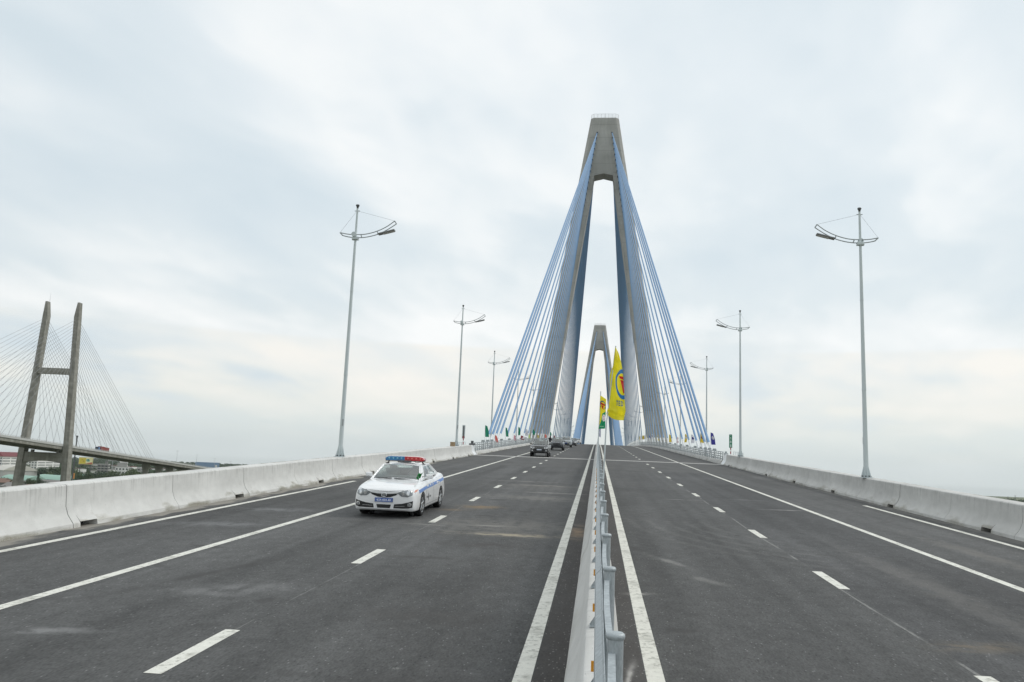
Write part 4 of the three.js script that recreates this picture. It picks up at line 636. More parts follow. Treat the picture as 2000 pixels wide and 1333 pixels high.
// ------------------------------------------------------------------ vehicles
const glassM = new THREE.MeshPhysicalMaterial({ color: L3(0.72, 0.82, 0.8), roughness: 0.03, transmission: 1, thickness: 0, ior: 2.33, side: THREE.DoubleSide });
const chrome = std(0.7, 0.71, 0.72, 0.15, { metalness: 0.9 }), lensM = std(0.3, 0.32, 0.33, 0.08, { metalness: 0.4 }), cabinM = std(0.15, 0.15, 0.145, 0.9), seatM = std(0.34, 0.33, 0.3, 0.9);
const paintM = (r, g, b, metal = 0) => new THREE.MeshPhysicalMaterial({ color: L3(r, g, b), roughness: 0.35, metalness: metal, clearcoat: 1, clearcoatRoughness: 0.05, side: THREE.DoubleSide });
const crom = (a, b, c, d, t) => 0.5 * (2 * b + (c - a) * t + (2 * a - 5 * b + 4 * c - d) * t * t + (3 * b - a - 3 * c + d) * t * t * t);
function makeCar(P, name, label, category, pos, group) {
  const car = thing(name, label, category, [0, 0, 0], 0, group), L = P.L, zf = (s) => L / 2 - s;
  // lower body: smooth loft of closed rings
  const rows = [], T = P.body, NS = P.fine ? 5 : 3, NP = P.fine ? 4 : 2;
  for (let i = 0; i + 1 < T.length; i++) for (let k = 0; k < NS; k++) { const t = k / NS, g = (q) => T[clamp(q, 0, T.length - 1)]; rows.push(T[i].map((_, c) => crom(g(i - 1)[c], g(i)[c], g(i + 1)[c], g(i + 2)[c], t))); }
  rows.push(T[T.length - 1]);
  const ringOf = ([s, yb, wS, ym, wM, ys, wSh, yT, wT, cr]) => {
    const half = [[wS * 0.6, yb], [wS, yb], [wM * 0.985, yb + (ym - yb) * 0.3], [wM, ym], [wSh, ys], [wT, yT], [wT * 0.5, yT + cr * 0.75], [0, yT + cr]], out = [];
    for (let i = 0; i + 1 < half.length; i++) for (let k = 0; k < NP; k++) { const t = k / NP, g = (q) => half[clamp(q, 0, half.length - 1)]; const lin = i < 1; out.push([lin ? lerp(half[i][0], half[i + 1][0], t) : crom(g(i - 1)[0], g(i)[0], g(i + 1)[0], g(i + 2)[0], t), lin ? half[i][1] : crom(g(i - 1)[1], g(i)[1], g(i + 1)[1], i + 2 >= half.length ? g(i)[1] : g(i + 2)[1], t)]); }
    const top = [0, yT + cr]; const L_ = out.slice().reverse().map(([x, y]) => [-x, y]);
    return [...out, top, ...L_].map(([x, y]) => [x, y, zf(s)]);
  };
  const rings = rows.map(ringOf), n = rings[0].length, vp = rings.flat(2), idx = [];
  for (let k = 0; k + 1 < rings.length; k++) for (let i = 0; i < n; i++) { const a = k * n + i, b = k * n + ((i + 1) % n), c = a + n, d = b + n; idx.push(a, b, d, a, d, c); }
  const cap = (k, flip) => { const R = rings[k], c = vp.length / 3, m = R.reduce((q, p) => [q[0] + p[0] / n, q[1] + p[1] / n, p[2]], [0, 0, 0]); vp.push(...m); for (let i = 0; i < n; i++) { const a = k * n + i, b = k * n + ((i + 1) % n); idx.push(...(flip ? [c, b, a] : [c, a, b])); } };
  cap(0, true); cap(rings.length - 1, false);
  let g = new THREE.BufferGeometry(); g.setAttribute('position', new THREE.Float32BufferAttribute(vp, 3)); g.setIndex(idx.reverse()); g = mergeVertices(g, 1e-5); g.computeVertexNormals();
  g.setAttribute('uv', new THREE.Float32BufferAttribute(new Float32Array(g.attributes.position.count * 2), 2));
  const shell = new THREE.Mesh(g, P.paint); shell.material.side = THREE.DoubleSide; shell.updateMatrixWorld(true);
  // wheel arches
  const ev = new Evaluator(); ev.attributes = ['position', 'normal', 'uv']; ev.useGroups = false;
  let br = new Brush(g.toNonIndexed()); br.updateMatrixWorld(true);
  for (const s of P.axles) for (const e of [-1, 1]) { const c = new Brush(new THREE.CylinderGeometry(P.wr * 1.13, P.wr * 1.13, 0.42, 28).rotateZ(Math.PI / 2)); c.position.set(e * (P.hw - 0.13), P.wr * 1.0, zf(s)); c.updateMatrixWorld(true); br = ev.evaluate(br, c, SUBTRACTION); }
  mesh('body', toCreasedNormals(br.geometry, 0.6), P.paint, car);
  for (const s of P.axles) for (const e of [-1, 1]) mesh('wheel_well', new THREE.CylinderGeometry(P.wr * 1.12, P.wr * 1.12, 0.02, 24).rotateZ(Math.PI / 2).translate(e * (P.hw - 0.33), P.wr, zf(s)), M.black, car);
  // draped patches on the body, shot along z (front) or x (side)
  const ray = new THREE.Raycaster();
  const hit = (o, d) => { ray.set(o, d); const h = ray.intersectObject(shell, false); return h.length ? h[0].point : null; };
  const drape = (name, top, bot, mat, dir, off = 0.006, parent = car, nv = 5) => {
    const nu = top.length - 1, pts = [], ix = [], N = 3; const interp = (A, u) => { const x = u * (A.length - 1), i = Math.min(A.length - 2, Math.floor(x)), f = x - i; return [lerp(A[i][0], A[i + 1][0], f), lerp(A[i][1], A[i + 1][1], f)]; };
    const U = nu * N; let last = null;
    for (let j = 0; j <= nv; j++) for (let i = 0; i <= U; i++) {
      const a = interp(top, i / U), b = interp(bot, i / U), p = [lerp(a[0], b[0], j / nv), lerp(a[1], b[1], j / nv)]; let h;
      if (dir === 'z') { h = hit(V(p[0], p[1], 5), V(0, 0, -1)) || hit(V(p[0] * 0.96, p[1], 5), V(0, 0, -1)); h = h ? V(p[0], p[1], h.z + off) : last.clone(); }
      else { const e = dir === 'x' ? 1 : -1; h = hit(V(5 * e, p[1], p[0]), V(-e, 0, 0)); h = h ? V(h.x + off * e, p[1], p[0]) : last ? last.clone() : V(e * P.hw, p[1], p[0]); }
      last = h; pts.push(h.x, h.y, h.z);
    }
    for (let j = 0; j < nv; j++) for (let i = 0; i < U; i++) { const a = j * (U + 1) + i, c = a + U + 1; ix.push(a, c, c + 1, a, c + 1, a + 1); }
    const q = new THREE.BufferGeometry(); q.setAttribute('position', new THREE.Float32BufferAttribute(pts, 3)); q.setIndex(ix); q.computeVertexNormals();
    const uv = []; for (let j = 0; j <= nv; j++) for (let i = 0; i <= U; i++) uv.push(i / U, 1 - j / nv); q.setAttribute('uv', new THREE.Float32BufferAttribute(uv, 2));
    return mesh(name, q, mat, parent);
  };
  // greenhouse: frame strips and panes from the same bulged patches
  const [A, B, C, D] = P.house.map(([x, y, s]) => V(x, y, zf(s))), m_ = (v) => V(-v.x, v.y, v.z);
  const patch = (c00, c10, c11, c01, bulge, us, vs, keep, lift = 0) => {
    const nrm = c10.clone().sub(c00).cross(c01.clone().sub(c00)).normalize(), pos = [];
    const at = (u, v) => c00.clone().multiplyScalar((1 - u) * (1 - v)).addScaledVector(c10, u * (1 - v)).addScaledVector(c11, u * v).addScaledVector(c01, (1 - u) * v).addScaledVector(nrm, bulge * 4 * u * (1 - u) * (0.35 + 4 * v * (1 - v) * 0.65) + lift);
    const sub = (a) => { const o = []; for (let i = 0; i + 1 < a.length; i++) { const k = Math.max(1, Math.round((a[i + 1] - a[i]) * 12)); for (let q = 0; q < k; q++) o.push(lerp(a[i], a[i + 1], q / k)); } o.push(a[a.length - 1]); return o; };
    const U = sub(us), Vv = sub(vs);
    for (let i = 0; i + 1 < U.length; i++) for (let j = 0; j + 1 < Vv.length; j++) { if (!keep((U[i] + U[i + 1]) / 2, (Vv[j] + Vv[j + 1]) / 2)) continue; const a = at(U[i], Vv[j]), b = at(U[i + 1], Vv[j]), c = at(U[i + 1], Vv[j + 1]), d = at(U[i], Vv[j + 1]); for (const p of [a, b, c, a, c, d]) pos.push(p.x, p.y, p.z); }
    const q = new THREE.BufferGeometry(); q.setAttribute('position', new THREE.Float32BufferAttribute(pos, 3)); q.setAttribute('uv', new THREE.Float32BufferAttribute(new Float32Array((pos.length / 3) * 2), 2)); q.computeVertexNormals(); return toCreasedNormals(q, 0.5);
  };
  const pillars = [];
  const win = (name, c, bulge, us, vs, panes) => { const inP = (u, v) => panes.some(([a, b, e, f]) => u > a && u < b && v > e && v < f); pillars.push(patch(...c, bulge, us, vs, (u, v) => !inP(u, v))); panes.forEach(([a, b, e, f]) => { mesh(name, patch(...c, bulge, us, vs, (u, v) => u > a && u < b && v > e && v < f, -0.006), P.glass || glassM, car); }); };
  win('windscreen', [m_(A), A, B, m_(B)], P.wsBulge, [0, 0.045, 0.955, 1], [0, 0.05, 0.95, 1], [[0.045, 0.955, 0.05, 0.95]]);
  win('rear_window', [D, m_(D), m_(C), C], 0.06, [0, 0.07, 0.93, 1], [0, 0.1, 0.92, 1], [[0.07, 0.93, 0.1, 0.92]]);
  const sp = P.sidePanes, us = [0, ...sp.flatMap(([a, b]) => [a, b]), 1], panes = sp.map(([a, b]) => [a, b, 0.07, 0.9]);
  win('side_window', [A, D, C, B], 0.035, us, [0, 0.07, 0.9, 1], panes);
  win('side_window', [m_(D), m_(A), m_(B), m_(C)], 0.035, us.map((u) => 1 - u).reverse(), [0, 0.07, 0.9, 1], panes.map(([a, b, e, f]) => [1 - b, 1 - a, e, f]));
  mesh('pillars', pillars, P.paint, car);
  mesh('roof', patch(m_(B), B, C, m_(C), P.roofBulge, [0, 1], [0, 1], () => true), P.paint, car);
  const strip = (a, b) => bar(a, b, 0.022, 0.022, 6); mesh('roof_seams', [strip(A, B), strip(m_(A), m_(B)), strip(B, C), strip(m_(B), m_(C)), strip(C, D), strip(m_(C), m_(D)), strip(B, m_(B)), strip(C, m_(C))], P.trim || P.paint, car);
  // cabin
  const by = A.y; mesh('cabin_floor', [box(A.x * 2 - 0.1, 0.02, A.z - D.z - 0.3, 0, by + 0.05, (A.z + D.z) / 2 - 0.05)], cabinM, car);
  const sh = B.y - by, zs = zf(P.seat); mesh('dashboard', bev(A.x * 1.9, 0.1, 0.4, 0.04, 0, by + 0.07, A.z - 0.42), cabinM, car);
  for (const e of [-1, 1]) { mesh('seat', [bev(0.46, sh * 0.72, 0.14, 0.05, 0.36 * e, by + sh * 0.36, zs), bev(0.24, sh * 0.3, 0.1, 0.04, 0.36 * e, by + sh * 0.78, zs - 0.02)], seatM, car); }
  mesh('rear_seat', bev(A.x * 1.5, sh * 0.66, 0.16, 0.05, 0, by + sh * 0.33, zs - 1.0), seatM, car);
  mesh('steering_wheel', new THREE.TorusGeometry(0.17, 0.018, 6, 18).rotateX(-0.4).translate(0.36, by + 0.16, A.z - 0.78), cabinM, car);
  // wheels
  const tyre = new THREE.LatheGeometry([[P.wr * 0.66, -0.1], [P.wr * 0.93, -0.112], [P.wr, -0.08], [P.wr, 0.08], [P.wr * 0.93, 0.112], [P.wr * 0.66, 0.1]].map(([x, y]) => new THREE.Vector2(x, y)), 28).rotateZ(Math.PI / 2);
  const spokes = []; for (let k = 0; k < 5; k++) spokes.push(bev(0.03, P.wr * 0.62, 0.075, 0.01, 0, P.wr * 0.36, 0).rotateX((k * Math.PI * 2) / 5)); spokes.push(new THREE.CylinderGeometry(0.06, 0.06, 0.05, 12).rotateZ(Math.PI / 2)); spokes.push(new THREE.TorusGeometry(P.wr * 0.665, 0.016, 6, 28).rotateY(Math.PI / 2));
  const rim = merge(spokes), disc = new THREE.CylinderGeometry(P.wr * 0.66, P.wr * 0.66, 0.1, 24).rotateZ(Math.PI / 2);
  for (const s of P.axles) for (const e of [-1, 1]) { const w = mesh('wheel', disc, M.darkSteel, car); w.position.set(e * (P.hw - 0.115), P.wr, zf(s)); mesh('tyre', tyre, M.rubber, w); const r = mesh('rim', rim, P.rim || chrome, w); r.position.x = e * 0.085; }
  // mirrors
  for (const e of [-1, 1]) mesh('door_mirror', [bev(0.2, 0.13, 0.11, 0.04, e * (A.x + 0.16), by + 0.12, A.z - 0.38), bar(V(e * A.x, by + 0.06, A.z - 0.34), V(e * (A.x + 0.12), by + 0.1, A.z - 0.36), 0.025)], P.mirror || P.paint, car);
  mesh('underbody', bev(P.hw * 1.6, 0.1, L * 0.86, 0.03, 0, P.body[3][1] + 0.02, 0), M.black, car);
  // face
  const mir = (a) => a.map(([x, y]) => [-x, y]);
  for (const q of P.face) { const mk = (f) => { const o = drape(q.name, f(q.top), f(q.bot), q.mat, 'z', q.off || 0.006, car, q.nv || 4); return o; }; mk((a) => a); if (q.pair) mk(mir); }
  const pz = (hit(V(0, P.plate[1], 5), V(0, 0, -1)) || V(0, 0, L / 2)).z;
  const pl = mesh('number_plate', bev(P.plate[2] || 0.47, 0.115, 0.018, 0.006, 0, P.plate[1], pz + 0.016), P.plateM || std(0.04, 0.09, 0.32, 0.5), car);
  if (P.plateText) mesh('plate_text', new THREE.PlaneGeometry(0.46, 0.108).translate(0, P.plate[1], pz + 0.0262), mapped(P.plateText, 0.5), pl);
  const y = roadY(pos[1]); car.position.set(pos[0], y + 0.002, -pos[1]); car.rotation.set(Math.atan(slope(pos[1])), 0, 0, 'YXZ'); if (pos[2]) car.rotation.y = pos[2];
  return { car, drape, hit, zf, A, B, C, D, shell };
}
const sedanBody = [
  [0.0, 0.25, 0.6, 0.42, 0.72, 0.64, 0.68, 0.73, 0.6, 0.02], [0.07, 0.2, 0.74, 0.42, 0.83, 0.68, 0.79, 0.785, 0.68, 0.025], [0.22, 0.185, 0.8, 0.44, 0.88, 0.72, 0.84, 0.83, 0.72, 0.035], [0.48, 0.18, 0.82, 0.46, 0.9, 0.77, 0.865, 0.885, 0.74, 0.04], [0.9, 0.18, 0.83, 0.5, 0.91, 0.82, 0.885, 0.935, 0.75, 0.04], [1.3, 0.18, 0.83, 0.52, 0.91, 0.85, 0.885, 0.965, 0.77, 0.035],
  [2.0, 0.19, 0.83, 0.54, 0.908, 0.87, 0.885, 0.965, 0.8, 0], [3.0, 0.19, 0.83, 0.56, 0.908, 0.9, 0.88, 0.99, 0.78, 0], [3.9, 0.19, 0.83, 0.58, 0.905, 0.93, 0.87, 1.03, 0.74, 0.02], [4.4, 0.21, 0.79, 0.58, 0.89, 0.95, 0.84, 1.06, 0.7, 0.035], [4.7, 0.25, 0.7, 0.58, 0.83, 0.94, 0.77, 1.05, 0.64, 0.03], [4.8, 0.3, 0.6, 0.58, 0.74, 0.9, 0.7, 1.0, 0.58, 0.02]];
const suvBody = [
  [0, 0.5, 0.62, 0.72, 0.74, 0.96, 0.7, 1.05, 0.62, 0.02], [0.09, 0.42, 0.82, 0.7, 0.91, 1.0, 0.87, 1.1, 0.78, 0.03], [0.3, 0.4, 0.88, 0.72, 0.965, 1.04, 0.935, 1.15, 0.83, 0.04], [0.7, 0.4, 0.89, 0.75, 0.985, 1.07, 0.955, 1.18, 0.85, 0.045], [1.3, 0.4, 0.89, 0.76, 0.985, 1.09, 0.955, 1.2, 0.86, 0.03],
  [2.2, 0.4, 0.89, 0.78, 0.985, 1.1, 0.955, 1.2, 0.87, 0], [3.6, 0.4, 0.89, 0.8, 0.985, 1.1, 0.955, 1.2, 0.87, 0], [4.7, 0.44, 0.87, 0.82, 0.975, 1.12, 0.94, 1.22, 0.85, 0], [4.95, 0.52, 0.76, 0.82, 0.91, 1.08, 0.87, 1.18, 0.8, 0]];
const grilleM = std(0.02, 0.021, 0.022, 0.4);
{ // white police sedan
  const plateText = canvasTex(512, 120, (c, w, h) => { c.fillStyle = '#2f57a6'; c.fillRect(0, 0, w, h); c.strokeStyle = '#cfd8ea'; c.lineWidth = 5; c.strokeRect(5, 5, w - 10, h - 10); c.fillStyle = '#f2f5fa'; c.font = 'bold 88px sans-serif'; c.textAlign = 'center'; c.fillText('63A-004.48', w / 2, 92, w - 40); });
  const white = paintM(0.86, 0.865, 0.87);
  const P = { L: 4.8, hw: 0.91, fine: true, body: sedanBody, axles: [0.97, 3.75], wr: 0.33, paint: white, house: [[0.77, 0.97, 1.3], [0.58, 1.39, 2.02], [0.56, 1.395, 3.3], [0.66, 1.08, 4.18]], wsBulge: 0.13, roofBulge: 0.07, sidePanes: [[0.15, 0.45], [0.48, 0.74], [0.765, 0.88]], seat: 2.35, plate: [0, 0.5, 0.52], plateText,
    face: [
      { name: 'headlight', pair: true, mat: lensM, top: [[0.38, 0.7], [0.52, 0.765], [0.68, 0.795], [0.84, 0.79]], bot: [[0.38, 0.69], [0.5, 0.605], [0.68, 0.595], [0.85, 0.67]], off: 0.008 },
      { name: 'lamp_reflector', pair: true, mat: chrome, top: [[0.49, 0.71], [0.57, 0.74]], bot: [[0.52, 0.64], [0.59, 0.64]], off: 0.011 }, { name: 'lamp_reflector', pair: true, mat: chrome, top: [[0.65, 0.75], [0.73, 0.76]], bot: [[0.63, 0.64], [0.71, 0.65]], off: 0.011 },
      { name: 'indicator', pair: true, mat: std(0.75, 0.3, 0.2, 0.2), top: [[0.83, 0.785], [0.865, 0.79]], bot: [[0.82, 0.72], [0.86, 0.73]], off: 0.012 },
      { name: 'upper_grille', mat: grilleM, top: [[-0.4, 0.695], [-0.2, 0.672], [0, 0.665], [0.2, 0.672], [0.4, 0.695]], bot: [[-0.35, 0.64], [-0.18, 0.58], [0, 0.565], [0.18, 0.58], [0.35, 0.64]] },
      { name: 'lower_grille', mat: grilleM, top: [[-0.21, 0.375], [0.21, 0.375]], bot: [[-0.18, 0.275], [0.18, 0.275]] },
      { name: 'fog_light_recess', pair: true, mat: grilleM, top: [[0.3, 0.385], [0.52, 0.41], [0.7, 0.455], [0.82, 0.49]], bot: [[0.28, 0.275], [0.52, 0.275], [0.7, 0.285], [0.81, 0.31]] },
      { name: 'fog_light', pair: true, mat: chrome, top: [[0.68, 0.42], [0.735, 0.44], [0.79, 0.42]], bot: [[0.68, 0.355], [0.735, 0.33], [0.79, 0.355]], off: 0.014 },
      { name: 'fog_lens', pair: true, mat: std(0.2, 0.21, 0.22, 0.1), top: [[0.705, 0.408], [0.735, 0.42], [0.765, 0.408]], bot: [[0.705, 0.365], [0.735, 0.35], [0.765, 0.365]], off: 0.018 },
      { name: 'trim_bar', pair: true, mat: chrome, top: [[0.32, 0.338], [0.6, 0.35]], bot: [[0.32, 0.325], [0.6, 0.336]], off: 0.012 },
    ] };
  const { car, drape, hit, zf, B } = makeCar(P, 'police_car', 'white police sedan with blue and red light bar driving towards the camera', 'car', [-6.16, 26.6, 0.0]); car.scale.setScalar(1.045);
  const blue = std(0.14, 0.27, 0.6, 0.4);
  for (const dir of ['x', '-x']) {
    const z = (s) => zf(s);
    drape('side_stripe', [[z(0.52), 0.765], [z(0.95), 0.805], [z(1.4), 0.83], [z(2.4), 0.865], [z(3.4), 0.905], [z(4.3), 0.94]], [[z(0.56), 0.67], [z(0.95), 0.705], [z(1.4), 0.74], [z(2.4), 0.775], [z(3.4), 0.81], [z(4.3), 0.85]], blue, dir, 0.005);
    for (const [s0, s1] of [[1.55, 1.75], [2.0, 2.12], [3.0, 3.3]]) drape('stripe_mark', [[z(s0), 0.81 + s0 * 0.02], [z(s1), 0.81 + s1 * 0.02]], [[z(s0), 0.765 + s0 * 0.02], [z(s1), 0.765 + s1 * 0.02]], M.white, dir, 0.008);
    drape('door_emblem', [[z(1.72), 0.5], [z(1.78), 0.64], [z(1.84), 0.5]], [[z(1.72), 0.5], [z(1.78), 0.36], [z(1.84), 0.5]], M.darkSteel, dir, 0.006);
    for (const [s0, s1] of [[1.5, 1.53], [1.555, 1.585], [1.61, 1.64], [1.94, 1.97], [1.995, 2.025], [2.05, 2.08]]) drape('door_lettering', [[z(s0), 0.53], [z(s1), 0.53]], [[z(s0), 0.47], [z(s1), 0.47]], M.darkSteel, dir, 0.006);
    for (const s of [1.42, 2.55, 3.6]) drape('door_gap', [[z(s), 0.92], [z(s + 0.012), 0.92]], [[z(s), 0.27], [z(s + 0.012), 0.27]], M.black, dir, 0.003);
    drape('sill_line', [[z(1.42), 0.29], [z(3.3), 0.31]], [[z(1.42), 0.28], [z(3.3), 0.3]], M.darkSteel, dir, 0.004);
    for (const s of [2.38, 3.42]) { const h = hit(V(dir === 'x' ? 5 : -5, 0.83, z(s)), V(dir === 'x' ? -1 : 1, 0, 0)); if (h) mesh('door_handle', bev(0.035, 0.032, 0.2, 0.012, h.x, 0.83, z(s)), white, car); }
  }
  // emblem on the grille
  const ez = hit(V(0, 0.63, 5), V(0, 0, -1)).z + 0.014; const em = mesh('badge', [new THREE.TorusGeometry(0.062, 0.009, 8, 28).scale(1.2, 0.82, 1).translate(0, 0.635, ez), new THREE.TorusGeometry(0.028, 0.007, 6, 20).scale(1, 1.7, 1).translate(0, 0.635, ez), new THREE.TorusGeometry(0.04, 0.007, 6, 20).scale(1.15, 0.5, 1).translate(0, 0.66, ez)], chrome, car);
  // bonnet shut line and wipers
  drape('bonnet_line', [[-0.55, 0.775], [0, 0.742], [0.55, 0.775]], [[-0.55, 0.767], [0, 0.734], [0.55, 0.767]], M.darkSteel, 'z', 0.002);
  mesh('wiper', [bar(V(0.5, 1.01, zf(1.3) - 0.02), V(-0.05, 1.03, zf(1.28) + 0.02), 0.01), bar(V(-0.12, 1.03, zf(1.28) + 0.02), V(-0.6, 1.02, zf(1.3) - 0.02), 0.01)], M.black, car);
  // light bar
  const barM = (r, g, b) => new THREE.MeshPhysicalMaterial({ color: L3(r, g, b), roughness: 0.12, clearcoat: 1, clearcoatRoughness: 0.05, side: THREE.DoubleSide });
  const zl = zf(2.45), yl = 1.575, lb = mesh('light_bar', [bev(1.2, 0.035, 0.28, 0.015, 0, yl - 0.07, zl), bev(0.42, 0.06, 0.1, 0.02, 0, yl - 0.085, zl + 0.16)], M.darkSteel, car);
  const lensShape = (e) => { const s = new THREE.Shape(); s.moveTo(0, -0.055); s.lineTo(0.55 * e, -0.055); s.quadraticCurveTo(0.61 * e, -0.05, 0.6 * e, -0.015); s.quadraticCurveTo(0.57 * e, 0.035, 0.44 * e, 0.045); s.lineTo(0, 0.05); s.closePath(); return new THREE.ExtrudeGeometry(s, { depth: 0.24, bevelEnabled: true, bevelSize: 0.018, bevelThickness: 0.03, bevelSegments: 3 }).translate(0, yl, zl - 0.12); };
  mesh('blue_lens', lensShape(-1), barM(0.02, 0.18, 0.4), lb); mesh('red_lens', lensShape(1), barM(0.5, 0.012, 0.02), lb);
  const dots = (e, c) => { for (let k = 0; k < 4; k++) mesh('lamp_unit', new THREE.SphereGeometry(0.026, 12, 8).scale(1, 1, 0.5).translate(e * (0.1 + 0.13 * k), yl + 0.005, zl + 0.152), c, lb); }; dots(-1, std(0.2, 0.5, 0.62, 0.15)); dots(1, std(0.8, 0.2, 0.16, 0.15));
  for (const e of [-1, 1]) mesh('bar_bracket', [bar(V(e * 0.5, 1.51, zl), V(e * 0.57, 1.42, zl), 0.018), bev(0.1, 0.02, 0.1, 0.006, e * 0.57, 1.42, zl)], M.black, lb);
  mesh('cable', tube([V(0.3, 1.52, zl + 0.13), V(0.36, 1.47, zl + 0.2), V(0.46, 1.47, zl + 0.2), V(0.52, 1.5, zl + 0.1)], 0.008, 6), M.black, lb);
  // pennant on the wing
  const fx = 0.74, fzz = zf(0.95), fl = mesh('pennant_staff', bar(V(fx, 0.9, fzz), V(fx + 0.02, 1.24, fzz), 0.006), M.steel, car);
  mesh('pennant', clothGeo((u, v) => [fx + 0.02 + 0.13 * u - 0.08 * v, 1.24 - 0.17 * v - 0.03 * Math.sin(u * 4), fzz + 0.03 * Math.sin(u * 6 + v * 4)], 6, 6), std(0.02, 0.22, 0.05, 0.85), fl);
}
const suvFace = (lens, grille) => [
  { name: 'headlight', pair: true, mat: lens, top: [[0.5, 1.0], [0.7, 1.02], [0.88, 1.02]], bot: [[0.5, 0.86], [0.7, 0.84], [0.88, 0.9]], off: 0.008 }, { name: 'headlight_bezel', pair: true, mat: M.darkSteel, top: [[0.6, 0.975], [0.72, 0.985]], bot: [[0.6, 0.9], [0.72, 0.89]], off: 0.012 },
  { name: 'upper_grille', mat: grille, top: [[-0.46, 1.0], [0, 1.01], [0.46, 1.0]], bot: [[-0.46, 0.86], [0, 0.85], [0.46, 0.86]], off: 0.006 }, { name: 'grille_bar', mat: chrome, top: [[-0.44, 0.95], [0.44, 0.95]], bot: [[-0.44, 0.925], [0.44, 0.925]], off: 0.012, nv: 1 },
  { name: 'lower_grille', mat: grilleM, top: [[-0.5, 0.62], [0.5, 0.62]], bot: [[-0.46, 0.5], [0.46, 0.5]], off: 0.006 }, { name: 'fog_light', pair: true, mat: lens, top: [[0.66, 0.69], [0.78, 0.69]], bot: [[0.67, 0.6], [0.77, 0.6]], off: 0.012 }];
const suv = (o) => ({ L: 4.95, hw: 0.985, body: suvBody, axles: [0.95, 3.8], wr: 0.39, house: [[0.86, 1.2, 1.32], [0.69, 1.79, 2.0], [0.69, 1.8, 4.55], [0.84, 1.22, 4.88]], wsBulge: 0.1, roofBulge: 0.07, sidePanes: [[0.13, 0.4], [0.43, 0.68], [0.71, 0.92]], seat: 2.4, plate: [0, 0.74, 0.5], ...o });
const brightLens = std(0.78, 0.79, 0.8, 0.1), laneG = 'official cars following the police sedan';
const darkTrim = std(0.06, 0.062, 0.065, 0.4);
const s1 = makeCar(suv({ paint: paintM(0.06, 0.061, 0.063, 0.2), face: [{ name: 'bumper', mat: std(0.012, 0.012, 0.014, 0.5), top: [[-0.84, 0.8], [0, 0.8], [0.84, 0.8]], bot: [[-0.78, 0.44], [0, 0.44], [0.78, 0.44]], off: 0.004 }, ...suvFace(brightLens, std(0.1, 0.105, 0.11, 0.3, { metalness: 0.5 }))], plateM: std(0.62, 0.66, 0.74, 0.5) }), 'off_road_car', 'dark grey off-road car with bright headlights, nearest of the cars behind the police sedan', 'car', [-5.95, 88.3], laneG);
makeCar(suv({ paint: paintM(0.03, 0.032, 0.04, 0.2), face: suvFace(lensM, M.black), plateM: M.black }), 'off_road_car', 'black off-road car, second behind the police sedan', 'car', [-5.7, 119.5], laneG);
makeCar(suv({ paint: paintM(0.5, 0.53, 0.54, 0.25), face: [...suvFace(lensM, std(0.3, 0.31, 0.32, 0.4)), { name: 'bumper', mat: M.black, top: [[-0.6, 0.72], [0.6, 0.72]], bot: [[-0.6, 0.46], [0.6, 0.46]], off: 0.009 }] }), 'off_road_car', 'silver off-road car, third behind the police sedan', 'car', [-5.35, 144.5], laneG);
const smallSedan = (o) => ({ L: 4.8, hw: 0.91, body: sedanBody, axles: [0.97, 3.75], wr: 0.33, house: [[0.77, 0.97, 1.3], [0.58, 1.39, 2.02], [0.56, 1.395, 3.3], [0.66, 1.08, 4.18]], wsBulge: 0.1, roofBulge: 0.07, sidePanes: [[0.15, 0.45], [0.48, 0.74]], seat: 2.35, plate: [0, 0.475], face: [{ name: 'headlight', pair: true, mat: brightLens, top: [[0.4, 0.7], [0.68, 0.78], [0.82, 0.785]], bot: [[0.4, 0.65], [0.68, 0.61], [0.83, 0.68]], off: 0.008 }, { name: 'upper_grille', mat: grilleM, top: [[-0.38, 0.63], [0, 0.605], [0.38, 0.63]], bot: [[-0.34, 0.5], [0, 0.5], [0.34, 0.5]] }], ...o });
makeCar(smallSedan({ paint: paintM(0.035, 0.036, 0.04, 0.2) }), 'saloon_car', 'black saloon car half hidden behind the silver off-road car', 'car', [-5.0, 164], laneG);
makeCar(smallSedan({ paint: paintM(0.3, 0.31, 0.32, 0.3) }), 'saloon_car', 'grey saloon car near the crest of the bridge', 'car', [-5.7, 203], laneG);
makeCar(smallSedan({ paint: paintM(0.62, 0.6, 0.56, 0.2) }), 'saloon_car', 'pale saloon car, farthest of the cars at the crest of the bridge', 'car', [-5.3, 226], laneG);
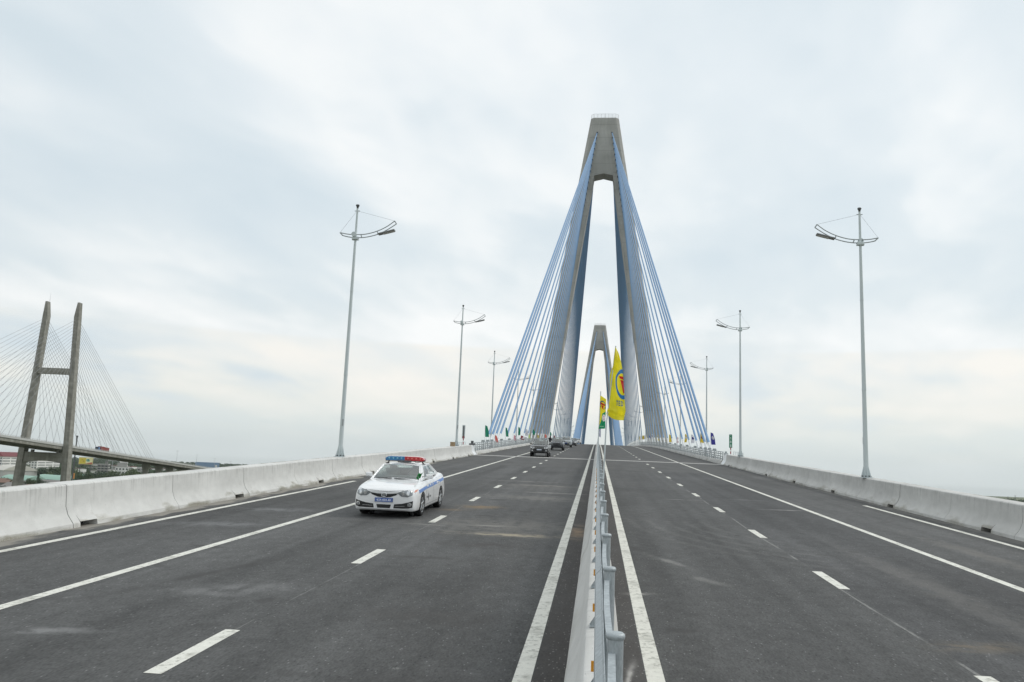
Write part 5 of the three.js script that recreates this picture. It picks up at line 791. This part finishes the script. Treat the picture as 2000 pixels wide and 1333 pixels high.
{ // a person leaning out of the window of the second off-road car, seen from the waist up above the sill
  const joints = [[[0, 0, 0], 0.15, [0.02, 0.24, 0.02], 0.17], [[0.02, 0.24, 0.02], 0.17, [0.04, 0.42, 0.03], 0.14], [[0.04, 0.42, 0.03], 0.07, [0.05, 0.54, 0.04], 0.06], [[0.05, 0.6, 0.05], 0.095, [0.05, 0.66, 0.05], 0.1], [[-0.13, 0.4, 0.03], 0.065, [-0.2, 0.2, 0.12], 0.05], [[-0.2, 0.2, 0.12], 0.05, [-0.08, 0.3, 0.28], 0.035], [[0.2, 0.4, 0.03], 0.065, [0.26, 0.18, 0.1], 0.05], [[0.26, 0.18, 0.1], 0.05, [0.12, 0.3, 0.28], 0.035], [[0, 0, 0], 0.13, [0.34, -0.12, 0.0], 0.1]];
  const mc = new MarchingCubes(48, new THREE.MeshBasicMaterial(), false, false, 60000), S = 0.6, O = [0.05, 0.28, 0.08]; mc.isolation = 0;
  for (let z = 0; z < 48; z++) for (let y = 0; y < 48; y++) for (let x = 0; x < 48; x++) {
    const p = [x, y, z].map((q, k) => ((q - 24) / 24) * S + O[k]); let dm = 9;
    for (const [a, ra, b, rb] of joints) { const ab = [0, 1, 2].map((k) => b[k] - a[k]), ap = [0, 1, 2].map((k) => p[k] - a[k]), t = clamp((ap[0] * ab[0] + ap[1] * ab[1] + ap[2] * ab[2]) / (ab[0] ** 2 + ab[1] ** 2 + ab[2] ** 2)), q = Math.hypot(ap[0] - ab[0] * t, ap[1] - ab[1] * t, ap[2] - ab[2] * t) - lerp(ra, rb, t), h = clamp(0.5 + 0.5 * (dm - q) / 0.04); dm = lerp(dm, q, h) - 0.04 * h * (1 - h); }
    mc.field[x + y * 48 + z * 48 * 48] = -dm;
  }
  mc.update(); const g = new THREE.BufferGeometry(), nn = mc.count * 3; g.setAttribute('position', new THREE.Float32BufferAttribute(mc.positionArray.slice(0, nn).map((v, i) => v * S + O[i % 3]), 3)); g.setAttribute('normal', new THREE.Float32BufferAttribute(mc.normalArray.slice(0, nn), 3));
  const d = 119.9, p = thing('person', 'person in dark clothes leaning out of the window of the second off-road car', 'person', [-6.82, roadY(d) + 1.28, -d]);
  mesh('body', g, std(0.03, 0.03, 0.034, 0.9), p); mesh('hair', new THREE.SphereGeometry(0.108, 14, 10, 0, 6.3, 0, 1.7).translate(0.05, 0.66, 0.04), M.black, p);
}
for (const o of scene.children) if (o.isMesh || o.isGroup) o.traverse((m) => { if (m.isMesh) { m.castShadow = m.receiveShadow = true; } });
renderer.render(scene, camera);
